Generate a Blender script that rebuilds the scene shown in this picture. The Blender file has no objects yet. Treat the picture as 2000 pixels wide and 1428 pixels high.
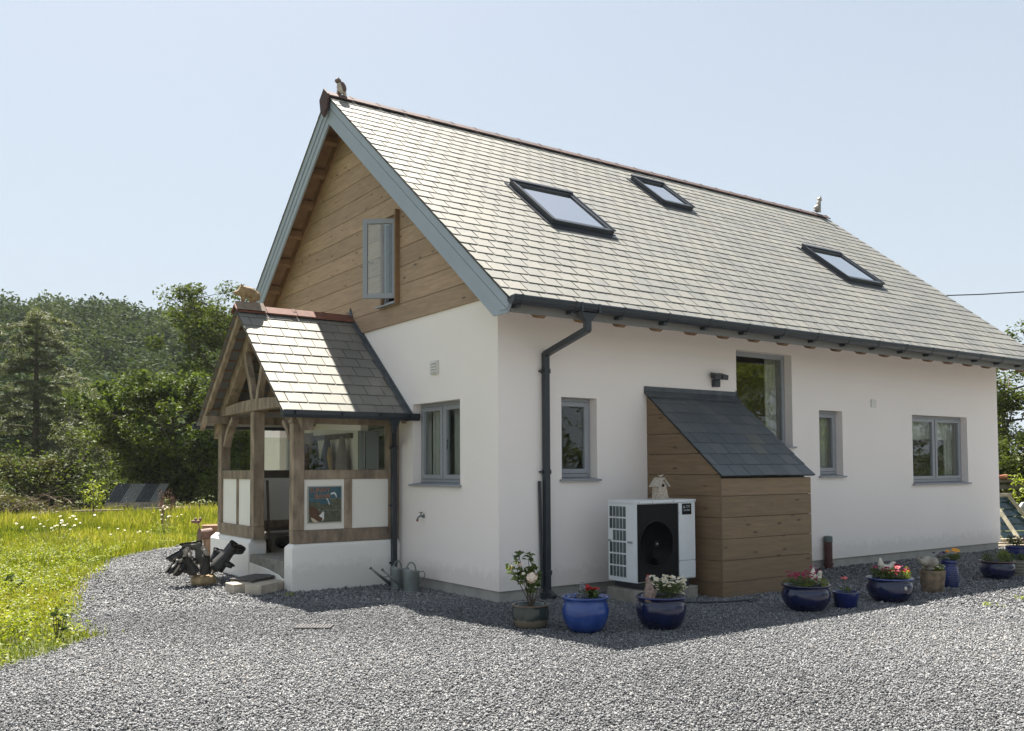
import bpy, math, random
import numpy as np
from mathutils import Vector, Matrix
R = math.radians
rng = np.random.default_rng(7)
random.seed(7)
scene = bpy.context.scene
col = scene.collection

# ---------------------------------------------------------------- camera
CAM = Vector((-6.0847, -8.9754, 1.6))
YAW, PITCH, ROLL, FPX, PY0 = 0.6109, 0.0408, -0.0056, 1777.77, 843.17
fw = Vector((math.sin(YAW)*math.cos(PITCH), math.cos(YAW)*math.cos(PITCH), math.sin(PITCH)))
rt = Vector((math.cos(YAW), -math.sin(YAW), 0)); up = rt.cross(fw)
rt, up = rt*math.cos(ROLL)+up*math.sin(ROLL), up*math.cos(ROLL)-rt*math.sin(ROLL)
cd = bpy.data.cameras.new('camera'); cam = bpy.data.objects.new('camera', cd); col.objects.link(cam)
cd.sensor_width = 36; cd.lens = FPX/2000*36; cd.shift_y = (PY0-714)/2000; cd.clip_end = 2000; cd.clip_start = .1
cam.matrix_world = Matrix(((rt.x, up.x, -fw.x, CAM.x), (rt.y, up.y, -fw.y, CAM.y), (rt.z, up.z, -fw.z, CAM.z), (0, 0, 0, 1)))
scene.camera = cam

# ---------------------------------------------------------------- light
SUN = Vector((.078, .498, .863)).normalized()
w = bpy.data.worlds.new('World'); scene.world = w; w.use_nodes = True
nt = w.node_tree; sky = nt.nodes.new('ShaderNodeTexSky'); sky.sky_type = 'NISHITA'; sky.sun_disc = False
sky.sun_elevation = math.asin(SUN.z); sky.sun_rotation = math.atan2(SUN.x, SUN.y)
sky.altitude = 50; sky.air_density = 1.0; sky.dust_density = 2.2; sky.ozone_density = 1.0
hz = nt.nodes.new('ShaderNodeMix'); hz.data_type = 'RGBA'; hz.inputs[7].default_value = (5.05, 5.72, 6.35, 1)   # thin summer haze, thicker towards the horizon
gco = nt.nodes.new('ShaderNodeTexCoord'); sxyz = nt.nodes.new('ShaderNodeSeparateXYZ'); nt.links.new(gco.outputs['Generated'], sxyz.inputs[0])
mr = nt.nodes.new('ShaderNodeMapRange'); mr.inputs[1].default_value = 0; mr.inputs[2].default_value = .75; mr.inputs[3].default_value = .95; mr.inputs[4].default_value = .50; nt.links.new(sxyz.outputs[2], mr.inputs[0]); nt.links.new(mr.outputs[0], hz.inputs[0])
nt.links.new(sky.outputs[0], hz.inputs[6]); nt.links.new(hz.outputs[2], nt.nodes['Background'].inputs[0]); nt.nodes['Background'].inputs[1].default_value = .0435
ld = bpy.data.lights.new('sun', 'SUN'); ld.energy = 4.7; ld.angle = R(.5); ld.color = (1, .95, .87)
sun = bpy.data.objects.new('sun', ld); col.objects.link(sun); sun.rotation_euler = SUN.to_track_quat('Z', 'Y').to_euler(); sun.location = (0, 0, 30)
vs = scene.view_settings; vs.view_transform = 'Standard'; vs.look = 'None'; vs.exposure = 1.67; vs.gamma = 1
scene.cycles.max_bounces = 8; scene.cycles.transparent_max_bounces = 16

# ---------------------------------------------------------------- materials
MATS = {}
def newmat(name):
    m = bpy.data.materials.new(name); m.use_nodes = True; n = m.node_tree.nodes; b = n['Principled BSDF']; MATS[name] = m
    return m, m.node_tree, n, m.node_tree.links, b
def mix_rgb(nt, a, b, fac, mode='MIX'):
    n = nt.nodes.new('ShaderNodeMix'); n.data_type = 'RGBA'; n.blend_type = mode
    for s, v in ((6, a), (7, b), (0, fac)):
        if hasattr(v, 'type') and hasattr(v, 'links'): nt.links.new(v, n.inputs[s])
        elif s == 0: n.inputs[0].default_value = v
        else: n.inputs[s].default_value = (*v, 1) if len(v) == 3 else v
    return n.outputs[2]
def noise(nt, scale, detail=4, vec=None, rough=.55, dist=0):
    n = nt.nodes.new('ShaderNodeTexNoise'); n.inputs['Scale'].default_value = scale; n.inputs['Detail'].default_value = detail
    n.inputs['Roughness'].default_value = rough; n.inputs['Distortion'].default_value = dist
    if vec is not None: nt.links.new(vec, n.inputs['Vector'])
    return n.outputs['Fac']
def ramp(nt, fac, stops):
    n = nt.nodes.new('ShaderNodeValToRGB'); nt.links.new(fac, n.inputs[0]); e = n.color_ramp.elements
    while len(e) < len(stops): e.new(.5)
    for i, (p, c) in enumerate(stops):
        e[i].position = p; e[i].color = (c, c, c, 1) if isinstance(c, (int, float)) else (*c, 1)
    return n.outputs[0]
def objco(nt, scale=(1, 1, 1), rnd=0):
    t = nt.nodes.new('ShaderNodeTexCoord').outputs['Object']
    if rnd:
        a = nt.nodes.new('ShaderNodeAttribute'); a.attribute_name = 'rnd'
        v = nt.nodes.new('ShaderNodeVectorMath'); v.operation = 'SCALE'; v.inputs[0].default_value = (rnd, rnd*.7, rnd*1.3); nt.links.new(a.outputs['Fac'], v.inputs['Scale'])
        v2 = nt.nodes.new('ShaderNodeVectorMath'); v2.operation = 'ADD'; nt.links.new(t, v2.inputs[0]); nt.links.new(v.outputs[0], v2.inputs[1]); t = v2.outputs[0]
    m = nt.nodes.new('ShaderNodeMapping'); m.inputs['Scale'].default_value = scale; nt.links.new(t, m.inputs[0]); return m.outputs[0]
def rattr(nt):
    a = nt.nodes.new('ShaderNodeAttribute'); a.attribute_name = 'rnd'; return a.outputs['Fac']
def bump(nt, b, h, strength, dist=.01):
    n = nt.nodes.new('ShaderNodeBump'); n.inputs['Strength'].default_value = strength; n.inputs['Distance'].default_value = dist
    nt.links.new(h, n.inputs['Height']); nt.links.new(n.outputs[0], b.inputs['Normal'])
def pm(name, c, rough=.6, var=.12, scale=6, bs=0, bscale=60, metal=0, rv=0, spec=.5, stretch=(1, 1, 1), coat=0, c2=None):
    m, nt, n, l, b = newmat(name)
    v = objco(nt, stretch)
    f = ramp(nt, noise(nt, scale, 6, v), [(.3, 0), (.7, 1)])
    dk = tuple(x*(1-var) for x in c); lt = c2 or tuple(min(1, x*(1+var)) for x in c)
    out = mix_rgb(nt, dk, lt, f)
    if rv: out = mix_rgb(nt, out, mix_rgb(nt, (1-rv,)*3, (1+rv,)*3, rattr(nt)), 1.0, 'MULTIPLY')
    l.new(out, b.inputs['Base Color']); b.inputs['Roughness'].default_value = rough; b.inputs['Metallic'].default_value = metal
    b.inputs['Specular IOR Level'].default_value = spec; b.inputs['Coat Weight'].default_value = coat; b.inputs['Coat Roughness'].default_value = .05
    if bs: bump(nt, b, noise(nt, bscale, 5, v), bs, .01)
    return m
def wood(name, c, axis, rough=.65, knots=.5, dark=.55, grain=.35, rv=.16):
    m, nt, n, l, b = newmat(name)
    s = [9, 9, 9]; s[axis] = .8; v = objco(nt, s, 37)
    f = noise(nt, 3.0, 8, v, .6, .6)
    s2 = [11, 11, 11]; s2[axis] = 3.2; v2 = objco(nt, s2, 53)
    vor = nt.nodes.new('ShaderNodeTexVoronoi'); vor.inputs['Scale'].default_value = 1.0; l.new(v2, vor.inputs['Vector'])
    k = ramp(nt, vor.outputs['Distance'], [(.09, 1), (.2, 0)])
    sel = ramp(nt, vor.outputs['Color'], [(.45, 0), (.5, 1)])
    km = nt.nodes.new('ShaderNodeMath'); km.operation = 'MULTIPLY'; l.new(k, km.inputs[0]); l.new(sel, km.inputs[1])
    km2 = nt.nodes.new('ShaderNodeMath'); km2.operation = 'MULTIPLY'; l.new(km.outputs[0], km2.inputs[0]); km2.inputs[1].default_value = knots
    base = mix_rgb(nt, tuple(x*(1-grain) for x in c), tuple(x*(1+grain*.6) for x in c), ramp(nt, f, [(.3, 0), (.7, 1)]))
    base = mix_rgb(nt, base, mix_rgb(nt, (1-rv,)*3, (1+rv,)*3, rattr(nt)), 1.0, 'MULTIPLY')
    big = noise(nt, 1.1, 3, objco(nt)); base = mix_rgb(nt, base, mix_rgb(nt, (.86, .87, .9), (1.1, 1.07, 1.02), big), 1.0, 'MULTIPLY')
    l.new(mix_rgb(nt, base, tuple(x*(1-dark) for x in c), km2.outputs[0]), b.inputs['Base Color'])
    b.inputs['Roughness'].default_value = rough; b.inputs['Specular IOR Level'].default_value = .35
    bump(nt, b, f, .3, .004)
    return m
def leafm(name, c1, c2, trans=.45, rough=.5, gloss=.25, stops=None):
    m = bpy.data.materials.new(name); m.use_nodes = True; nt = m.node_tree; n = nt.nodes; l = nt.links; n.clear()
    MATS[name] = m
    f = ramp(nt, rattr(nt), [(0, 0), (1, 1)])
    c = ramp(nt, rattr(nt), stops) if stops else mix_rgb(nt, c1, c2, f)
    p = n.new('ShaderNodeBsdfPrincipled'); l.new(c, p.inputs['Base Color']); p.inputs['Roughness'].default_value = rough; p.inputs['Specular IOR Level'].default_value = gloss
    t = n.new('ShaderNodeBsdfTranslucent'); l.new(mix_rgb(nt, c, (1.25, 1.3, .55), 1.0, 'MULTIPLY'), t.inputs[0])
    mx = n.new('ShaderNodeMixShader'); mx.inputs[0].default_value = trans; l.new(p.outputs[0], mx.inputs[1]); l.new(t.outputs[0], mx.inputs[2])
    o = n.new('ShaderNodeOutputMaterial'); l.new(mx.outputs[0], o.inputs[0]); return m
def glass(name, tint=(.8, .84, .82), ior=1.5, boost=1.0):
    m = bpy.data.materials.new(name); m.use_nodes = True; nt = m.node_tree; n = nt.nodes; l = nt.links; n.clear(); MATS[name] = m
    fr = n.new('ShaderNodeFresnel'); fr.inputs[0].default_value = ior
    tr = n.new('ShaderNodeBsdfTransparent'); tr.inputs[0].default_value = (*tint, 1); g = n.new('ShaderNodeBsdfGlossy'); g.inputs['Roughness'].default_value = .0
    mu = n.new('ShaderNodeMath'); mu.operation = 'MULTIPLY'; mu.inputs[1].default_value = boost; mu.use_clamp = True; l.new(fr.outputs[0], mu.inputs[0])
    ge = n.new('ShaderNodeNewGeometry'); iv = n.new('ShaderNodeMath'); iv.operation = 'SUBTRACT'; iv.inputs[0].default_value = 1; l.new(ge.outputs['Backfacing'], iv.inputs[1]); m2 = n.new('ShaderNodeMath'); m2.operation = 'MULTIPLY'; l.new(mu.outputs[0], m2.inputs[0]); l.new(iv.outputs[0], m2.inputs[1])   # one reflection per pane
    mx = n.new('ShaderNodeMixShader'); l.new(m2.outputs[0], mx.inputs[0]); l.new(tr.outputs[0], mx.inputs[1]); l.new(g.outputs[0], mx.inputs[2])
    o = n.new('ShaderNodeOutputMaterial'); l.new(mx.outputs[0], o.inputs[0]); return m

def render_mat(name, c):
    m, nt, n, l, b = newmat(name); v = objco(nt)
    out = mix_rgb(nt, tuple(x*.965 for x in c), c, ramp(nt, noise(nt, .9, 7, v, .65), [(.3, 0), (.7, 1)]))
    sx = nt.nodes.new('ShaderNodeSeparateXYZ'); l.new(v, sx.inputs[0])
    ad = nt.nodes.new('ShaderNodeMath'); ad.operation = 'MULTIPLY_ADD'; l.new(noise(nt, 9, 8, v, .7), ad.inputs[0]); ad.inputs[1].default_value = -.55; l.new(sx.outputs[2], ad.inputs[2])
    out = mix_rgb(nt, out, (.47, .42, .34), ramp(nt, ad.outputs[0], [(0.0, .25), (.13, 0)]))   # soil splashed up from the gravel
    l.new(out, b.inputs['Base Color']); b.inputs['Roughness'].default_value = .88; b.inputs['Specular IOR Level'].default_value = .2
    ad2 = nt.nodes.new('ShaderNodeMath'); ad2.operation = 'MULTIPLY_ADD'; l.new(noise(nt, 6, 5, v), ad2.inputs[0]); ad2.inputs[1].default_value = 3.0; l.new(noise(nt, 160, 3, v), ad2.inputs[2])
    bump(nt, b, ad2.outputs[0], .16, .008); return m
RENDER = render_mat('render_wall', (.91, .835, .78))
LIME = render_mat('lime_render', (.88, .845, .79))
PANEL = pm('panel_render', (.86, .82, .74), .85, .03, 2, .1, 40, spec=.2)
PLINTH = pm('plinth_concrete', (.36, .345, .31), .9, .15, 4, .3, 40)
CLAD_Y = wood('cladding_gable', (.44, .305, .20), 1, knots=1, dark=.72, grain=.22, rv=.15)
CLAD_X = wood('cladding_store', (.235, .165, .10), 0, knots=1, dark=.6, grain=.2, rv=.1)
OAK = pm('weathered_oak', (.27, .205, .145), .8, .45, 9, .8, 26, rv=.15, stretch=(1, 1, .35))
OAKD = pm('dark_oak', (.12, .095, .07), .8, .3, 8, .4, 30)
RAFT = pm('new_timber', (.24, .14, .07), .7, .2, 6, .3, 30)
BARGE = pm('grey_painted_board', (.31, .355, .405), .5, .05, 3, .05, 60)
FASC = pm('grey_fascia', (.19, .185, .175), .6, .06, 3)
FRAME = pm('grey_window_frame', (.30, .31, .33), .4, .04, 3, spec=.5)
FRAMED = pm('grey_green_frame', (.13, .14, .12), .5, .05, 3)
BLACK = pm('anthracite_plastic', (.030, .036, .044), .38, .1, 4, spec=.5)
BLACKG = pm('black_grille', (.010, .010, .011), .7, .1, 4, spec=.2)
LEAD = pm('lead_flashing', (.07, .08, .09), .5, .3, 9, .2, 20)
WHITE = pm('white_metal', (.70, .72, .73), .38, .03, 4, spec=.5)
OFFW = pm('off_white_plastic', (.66, .65, .60), .5, .04, 4)
TERRA = pm('terracotta_ridge', (.075, .036, .03), .75, .35, 12, .3, 40, rv=.25)
ORANGET = pm('orange_terracotta', (.17, .066, .042), .75, .25, 8, .3, 40)
STONE = pm('paving_stone', (.40, .35, .28), .85, .2, 9, .3, 60, rv=.1)
CONC = pm('grey_concrete', (.24, .225, .19), .9, .25, 8, .5, 40)
ZINC = pm('zinc', (.20, .22, .21), .48, .2, 7, .1, 40, metal=.6)
RUST = pm('rusty_metal', (.17, .10, .075), .7, .4, 12, .4, 60)
RUBBER = pm('boot_rubber', (.022, .02, .018), .55, .4, 12, .2, 60)
RUBBERG = pm('boot_rubber_olive', (.10, .09, .065), .6, .3, 12, .2, 60)
INTW = pm('interior_plaster', (.5, .48, .44), .9, .04, 2)
INTD = pm('interior_dark', (.10, .085, .07), .8, .2, 2)
CURT = pm('curtain_cloth', (.52, .50, .46), .9, .05, 2)
BARK = pm('bark', (.09, .07, .05), .9, .35, 10, .6, 20)
SOIL = pm('potting_soil', (.06, .045, .035), .95, .3, 40, .6, 60)
GLASS = glass('window_glass', (.93, .96, .94), 1.5, 1.9)
GLASSP = glass('porch_glass', (.88, .90, .84), 1.5, 1.6)
GLASSS = glass('skylight_glass', (.35, .4, .42), 1.5, 9.0)

# slate: grey stone with a broad sheen, each slate its own tone
def slate_mat(name, dark):
    m, nt, n, l, b = newmat(name)
    r = rattr(nt); v = objco(nt, (1, 1, 1), 23)
    c = ramp(nt, r, [(0, (.092, .100, .104)), (.5, (.113, .118, .118)), (1, (.136, .135, .126))] if not dark else
             [(0, (.085, .10, .11)), (.5, (.10, .115, .125)), (.9, (.12, .13, .135)), (1, (.13, .135, .12))])
    c = mix_rgb(nt, c, mix_rgb(nt, (.80, .80, .80), (1.18, 1.18, 1.18), noise(nt, 5, 6, v)), 1.0, 'MULTIPLY')
    if not dark:   # dry lichen and dust lying in blotches
        f = ramp(nt, noise(nt, 1.6, 6, objco(nt)), [(.45, .0), (.8, .35)])
        c = mix_rgb(nt, c, (.31, .29, .23), f)
        g_ = ramp(nt, noise(nt, 3.2, 7, objco(nt, (1, .5, .5))), [(.60, 0), (.68, .55)]); c = mix_rgb(nt, c, (.10, .095, .075), g_)
    l.new(c, b.inputs['Base Color']); b.inputs['Roughness'].default_value = .64 if not dark else .5
    b.inputs['IOR'].default_value = 2.28 if not dark else 1.5
    b.inputs['Specular Tint'].default_value = (1, .935, .79, 1)
    bump(nt, b, noise(nt, 22, 6, v), .25, .006)
    return m
GAP_SHADE = pm('slate_gap_shade', (.012, .012, .012), .95, .1, 4)  # black sheet below the slates, stands in for shadow in their gaps
SLATE = slate_mat('roof_slate', False); SLATED = slate_mat('store_slate', True)

def glaze(name, c, c2, band=None):
    m, nt, n, l, b = newmat(name); v = objco(nt)
    f = noise(nt, 7, 5, v); out = mix_rgb(nt, c, c2, ramp(nt, f, [(.35, 0), (.7, 1)]))
    if band:
        sx = nt.nodes.new('ShaderNodeSeparateXYZ'); l.new(nt.nodes.new('ShaderNodeTexCoord').outputs['Object'], sx.inputs[0])
        ad = nt.nodes.new('ShaderNodeMath'); ad.operation = 'MULTIPLY_ADD'; l.new(noise(nt, 30, 3, v), ad.inputs[0]); ad.inputs[1].default_value = .05; l.new(sx.outputs[2], ad.inputs[2])
        out = mix_rgb(nt, band[1], out, ramp(nt, ad.outputs[0], [(band[0]+.02, 0), (band[0]+.03, 1)]))
    l.new(out, b.inputs['Base Color']); b.inputs['Roughness'].default_value = .16; b.inputs['Coat Weight'].default_value = .3
    bump(nt, b, noise(nt, 25, 4, v), .08, .01); return m
GL_NAVY = glaze('navy_glaze', (.006, .009, .032), (.012, .018, .070))
GL_BLUE = glaze('blue_glaze', (.016, .045, .20), (.04, .09, .30))
GL_MID = glaze('mid_blue_glaze', (.008, .016, .085), (.015, .03, .16))
GL_GREEN = glaze('green_glaze', (.018, .032, .03), (.05, .06, .05), (.08, (.19, .16, .11)))
POTB = pm('mossy_clay', (.20, .15, .10), .9, .45, 14, .6, 50)
POTR = pm('ribbed_olive_pot', (.20, .20, .15), .6, .2, 8, .1, 40)
RIMB = pm('brown_rim', (.16, .09, .05), .5, .2, 20)

def gravel_mat():
    m, nt, n, l, b = newmat('gravel_bed'); v = objco(nt)
    vo = nt.nodes.new('ShaderNodeTexVoronoi'); vo.inputs['Scale'].default_value = 42; l.new(v, vo.inputs['Vector'])
    bw = nt.nodes.new('ShaderNodeRGBToBW'); l.new(vo.outputs['Color'], bw.inputs[0])
    l.new(ramp(nt, bw.outputs[0], [(.1, (.035, .035, .037)), (.5, (.13, .13, .132)), (.9, (.36, .35, .34))]), b.inputs['Base Color'])
    b.inputs['Roughness'].default_value = .8; bump(nt, b, vo.outputs['Distance'], .9, .02); return m
GRAVB = gravel_mat()
m, nt, n, l, b = newmat('gravel_stone'); r_ = rattr(nt)
c = ramp(nt, r_, [(0, (.055, .056, .06)), (.35, (.145, .148, .152)), (.72, (.245, .247, .250)), (.93, (.40, .40, .395)), (1, (.34, .29, .25))])
l.new(mix_rgb(nt, c, mix_rgb(nt, (.92,)*3, (1.08,)*3, noise(nt, 90, 3, objco(nt))), 1.0, 'MULTIPLY'), b.inputs['Base Color']); b.inputs['Roughness'].default_value = .75
GRAV = m
m, nt, n, l, b = newmat('meadow_ground'); v = objco(nt)
c = mix_rgb(nt, (.055, .06, .018), (.13, .15, .035), noise(nt, 3, 8, v))
l.new(mix_rgb(nt, c, (.12, .09, .055), ramp(nt, noise(nt, .35, 5, v), [(.55, 0), (.72, .8)])), b.inputs['Base Color']); b.inputs['Roughness'].default_value = .95; bump(nt, b, noise(nt, 30, 6, v), .8, .04); MEADOW = m
DIRT = pm('bare_dirt', (.26, .20, .14), .95, .3, 5, .6, 30)
HILLM = pm('woodland_floor', (.035, .045, .02), .95, .4, .3)
L_GRASS = leafm('grass_blades', (.10, .14, .016), (.30, .31, .055), .42, stops=[(0, (.06, .10, .014)), (.4, (.17, .19, .022)), (.75, (.30, .29, .045)), (1, (.46, .38, .16))])
L_WEED = leafm('weed_leaves', (.09, .14, .018), (.27, .31, .035), .42, stops=[(0, (.09, .13, .018)), (.4, (.19, .225, .024)), (.8, (.30, .32, .04)), (1, (.36, .34, .07))])
L_DARK = leafm('dark_leaves', (.018, .032, .010), (.13, .17, .035), .30, .6, .1)
L_TALL = leafm('ash_leaves', (.035, .052, .014), (.11, .135, .035), .36, .7, .08)
L_CEDAR = leafm('cedar_needles', (.055, .068, .038), (.17, .185, .095), .3, .6)
L_WOOD = leafm('woodland_leaves', (.024, .042, .024), (.092, .118, .052), .2, .8, .05)  # blue-green shift puts distance haze into the leaf colour
L_PLANT = leafm('plant_leaves', (.05, .08, .02), (.13, .17, .05), .3, .5)
L_BRUSH = leafm('brush_leaves', (.03, .03, .012), (.13, .13, .04), .3, .6)
L_YELL = leafm('yellow_leaves', (.16, .2, .03), (.34, .38, .05), .4, .5)
F_WHITE = leafm('white_petals', (.62, .6, .5), (.85, .83, .72), .2)
F_RED = leafm('red_petals', (.30, .008, .012), (.6, .02, .02), .2)
F_MAG = leafm('magenta_petals', (.12, .003, .03), (.42, .01, .08), .2)
F_PINK = leafm('pink_petals', (.7, .12, .14), (.85, .3, .3), .2)
F_ROSE = leafm('rose_petals', (.72, .55, .52), (.9, .8, .76), .3)
F_ORAN = leafm('orange_petals', (.7, .25, .02), (.85, .45, .03), .2)
F_PURP = leafm('purple_petals', (.02, .01, .06), (.08, .02, .1), .2)
STEM = pm('green_stem', (.08, .09, .03), .7, .2, 10)

# ---------------------------------------------------------------- mesh builder
ORG = {}
class MB:
    def __init__(s): s.v = []; s.f = []; s.m = []; s.r = []
    def add(s, vs, fs, mi=0, r=None):
        o = len(s.v); s.v += [tuple(p) for p in vs]; r = random.random() if r is None else r
        for f in fs: s.f.append(tuple(i+o for i in f)); s.m.append(mi); s.r.append(r)
        return s
    def hexa(s, p, mi=0, r=None):   # p: 8 points, bottom 4 then top 4
        return s.add(p, [(0, 3, 2, 1), (4, 5, 6, 7), (0, 1, 5, 4), (1, 2, 6, 5), (2, 3, 7, 6), (3, 0, 4, 7)], mi, r)
    def box(s, x0, x1, y0, y1, z0, z1, mi=0, r=None):
        return s.hexa([(x0, y0, z0), (x1, y0, z0), (x1, y1, z0), (x0, y1, z0), (x0, y0, z1), (x1, y0, z1), (x1, y1, z1), (x0, y1, z1)], mi, r)
    def bar(s, a, b, wd, ht, upv=(0, 0, 1), mi=0, r=None):   # box between two points, centred on the line
        a = Vector(a); b = Vector(b); d = (b-a).normalized(); u = Vector(upv); sd = d.cross(u).normalized(); u = sd.cross(d).normalized()
        P = []
        for q in (-ht/2, ht/2):
            for e, t in ((a, -1), (a, 1), (b, 1), (b, -1)): P.append(e+sd*(t*wd/2)+u*q)
        return s.hexa(P, mi, r)
    def prism(s, poly, off, mi=0, r=None):
        n = len(poly); off = Vector(off); P = [Vector(p) for p in poly]; P += [p+off for p in P]
        return s.add(P, [tuple(range(n))[::-1], tuple(range(n, 2*n))]+[(i, (i+1) % n, n+(i+1) % n, n+i) for i in range(n)], mi, r)
    def tube(s, pts, rad, n=8, mi=0, r=None, caps=True):
        pts = [Vector(p) for p in pts]; k = len(pts); rad = rad if hasattr(rad, '__len__') else [rad]*k; vs = []; u = None
        for i, p in enumerate(pts):
            d = (pts[min(i+1, k-1)]-pts[max(i-1, 0)]).normalized()
            if u is None: u = d.orthogonal().normalized()
            u = (u-d*u.dot(d)); u = u.normalized() if u.length > 1e-6 else d.orthogonal().normalized(); q = d.cross(u)
            for j in range(n):
                a = 2*math.pi*j/n; vs.append(p+(u*math.cos(a)+q*math.sin(a))*rad[i])
        fs = [(i*n+j, i*n+(j+1) % n, (i+1)*n+(j+1) % n, (i+1)*n+j) for i in range(k-1) for j in range(n)]
        if caps: fs += [tuple(range(n))[::-1], tuple(range((k-1)*n, k*n))]
        return s.add(vs, fs, mi, r)
    def lathe(s, prof, cx=0, cy=0, cz=0, n=28, mi=0, r=None, sx=1, sy=1, caps=True):
        vs = [(cx+sx*q*math.cos(2*math.pi*j/n), cy+sy*q*math.sin(2*math.pi*j/n), cz+z) for q, z in prof for j in range(n)]
        k = len(prof); fs = [(i*n+j, i*n+(j+1) % n, (i+1)*n+(j+1) % n, (i+1)*n+j) for i in range(k-1) for j in range(n)]
        if caps: fs += [tuple(range(n))[::-1], tuple(range((k-1)*n, k*n))]
        return s.add(vs, fs, mi, r)
    def ell(s, c, rad, rot=None, mi=0, n=14, m=9, r=None):
        M = rot or Matrix.Identity(3); c = Vector(c); vs = [c+M @ Vector((0, 0, -rad[2]))]
        for i in range(1, m):
            t = math.pi*i/m-math.pi/2
            for j in range(n):
                a = 2*math.pi*j/n; vs.append(c+M @ Vector((rad[0]*math.cos(t)*math.cos(a), rad[1]*math.cos(t)*math.sin(a), rad[2]*math.sin(t))))
        vs.append(c+M @ Vector((0, 0, rad[2]))); e = len(vs)-1
        fs = [(0, 1+(j+1) % n, 1+j) for j in range(n)]+[(1+i*n+j, 1+i*n+(j+1) % n, 1+(i+1)*n+(j+1) % n, 1+(i+1)*n+j) for i in range(m-2) for j in range(n)]
        fs += [(e, 1+(m-2)*n+j, 1+(m-2)*n+(j+1) % n) for j in range(n)]
        return s.add(vs, fs, mi, r)
    def build(s, name, mats, parent=None, smooth=False, bevel=0, remesh=0, org=None, sm=0):
        if not isinstance(mats, (list, tuple)): mats = [mats]
        o0 = Vector(org) if org is not None else (ORG[parent] if parent else Vector((0, 0, 0)))
        me = bpy.data.meshes.new(name)
        me.from_pydata([(p[0]-o0.x, p[1]-o0.y, p[2]-o0.z) for p in s.v], [], s.f)
        for mt in mats: me.materials.append(mt)
        me.polygons.foreach_set('material_index', s.m)
        a = me.attributes.new('rnd', 'FLOAT', 'FACE'); a.data.foreach_set('value', s.r)
        if smooth: me.polygons.foreach_set('use_smooth', [True]*len(s.f))
        me.update()
        ob = bpy.data.objects.new(name, me); col.objects.link(ob)
        if parent is None: ob.location = o0
        else: ob.parent = parent
        ORG[ob] = o0
        if remesh:
            md = ob.modifiers.new('Remesh', 'REMESH'); md.mode = 'VOXEL'; md.voxel_size = remesh; md.use_smooth_shade = True
            sm_ = ob.modifiers.new('Smooth', 'SMOOTH'); sm_.iterations = sm or 4; sm_.factor = .5
        if bevel:
            bv = ob.modifiers.new('Bevel', 'BEVEL'); bv.width = bevel; bv.segments = 2; bv.limit_method = 'ANGLE'; bv.angle_limit = R(40)
        return ob
def npmesh(name, V, F, mat, rnd, parent=None, org=(0, 0, 0), smooth=False):
    o0 = ORG[parent] if parent else Vector(org)
    V = np.asarray(V, np.float32)-np.array(o0, np.float32); F = np.asarray(F, np.int32); k = F.shape[1]
    me = bpy.data.meshes.new(name); me.vertices.add(len(V)); me.vertices.foreach_set('co', V.ravel())
    me.loops.add(F.size); me.loops.foreach_set('vertex_index', F.ravel()); me.polygons.add(len(F)); me.polygons.foreach_set('loop_start', np.arange(0, F.size, k, dtype=np.int32))
    me.materials.append(mat); a = me.attributes.new('rnd', 'FLOAT', 'FACE'); a.data.foreach_set('value', np.asarray(rnd, np.float32))
    me.update(calc_edges=True)
    if smooth: me.polygons.foreach_set('use_smooth', np.ones(len(F), bool))
    ob = bpy.data.objects.new(name, me); col.objects.link(ob)
    if parent: ob.parent = parent
    else: ob.location = o0
    ORG[ob] = o0; return ob
def thing(name, label, cat, loc=(0, 0, 0), group=None):
    o = bpy.data.objects.new(name, None); col.objects.link(o); o.location = loc; o.empty_display_size = .1
    ORG[o] = Vector(loc); return tag(o, label, cat, group)
def tag(o, label, cat, group=None):
    o['label'] = label; o['category'] = cat
    if group: o['group'] = group
    return o
def struct(o, kind='structure'): o['kind'] = kind; return o
def lab(o, t): o['label'] = t; return o

# ---------------------------------------------------------------- ground
def inpoly(x, y, poly):
    c = np.zeros(len(x), bool); j = len(poly)-1
    for i in range(len(poly)):
        xi, yi = poly[i]; xj, yj = poly[j]
        with np.errstate(divide='ignore', invalid='ignore'):
            c ^= ((yi > y) != (yj > y)) & (x < (xj-xi)*(y-yi)/(yj-yi+1e-12)+xi)
        j = i
    return c
EDGE = [(-14, -4.5), (-8.5, -2.3), (-6.6, -1.25), (-5.2, -.44), (-4.7, .12), (-4.28, .62), (-4.42, 1.1), (-4.42, 1.9), (-4.23, 2.7), (-4.02, 3.9), (-3.55, 5.7), (-3.1, 7.1), (-2.55, 8.7), (-1.88, 9.75), (-.6, 11.2), (.61, 12.6), (3.5, 13.4), (8, 13.5)]
GPOLY = EDGE+[(13.2, 13.0), (13.4, 3), (13.1, .75), (26, 1.5), (26, -22), (-14, -22)]
def hill(x, y):
    dx = x-CAM.x; dy = y-CAM.y; D = np.hypot(dx, dy); az = np.degrees(np.arctan2(dx, dy))
    t = np.clip((D-72)/(172-72), 0, 1); s = t*t*(3-2*t)
    a = np.where(az < 21, 1, np.clip(1-(az-21)/28, .16, 1)); a = np.where(az < -28, np.clip(1-(-28-az)/30, .1, 1), a)
    return 21.0*s*a + 1.0*np.sin(x*.07)*s
g = np.concatenate([np.linspace(-420, -60, 13), np.linspace(-50, 200, 60), np.linspace(215, 600, 12)]); GX, GY = np.meshgrid(g, g+10)
ad = np.abs(np.degrees(np.arctan2(GX-CAM.x, GY-CAM.y)))
GZ = np.where((np.hypot(GX-CAM.x, GY-CAM.y) > 70) & (ad < 95), hill(GX, GY), 0)-.012
nn = len(g); idx = np.arange(nn*nn).reshape(nn, nn)
F = np.stack([idx[:-1, :-1], idx[:-1, 1:], idx[1:, 1:], idx[1:, :-1]], -1).reshape(-1, 4)
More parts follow.
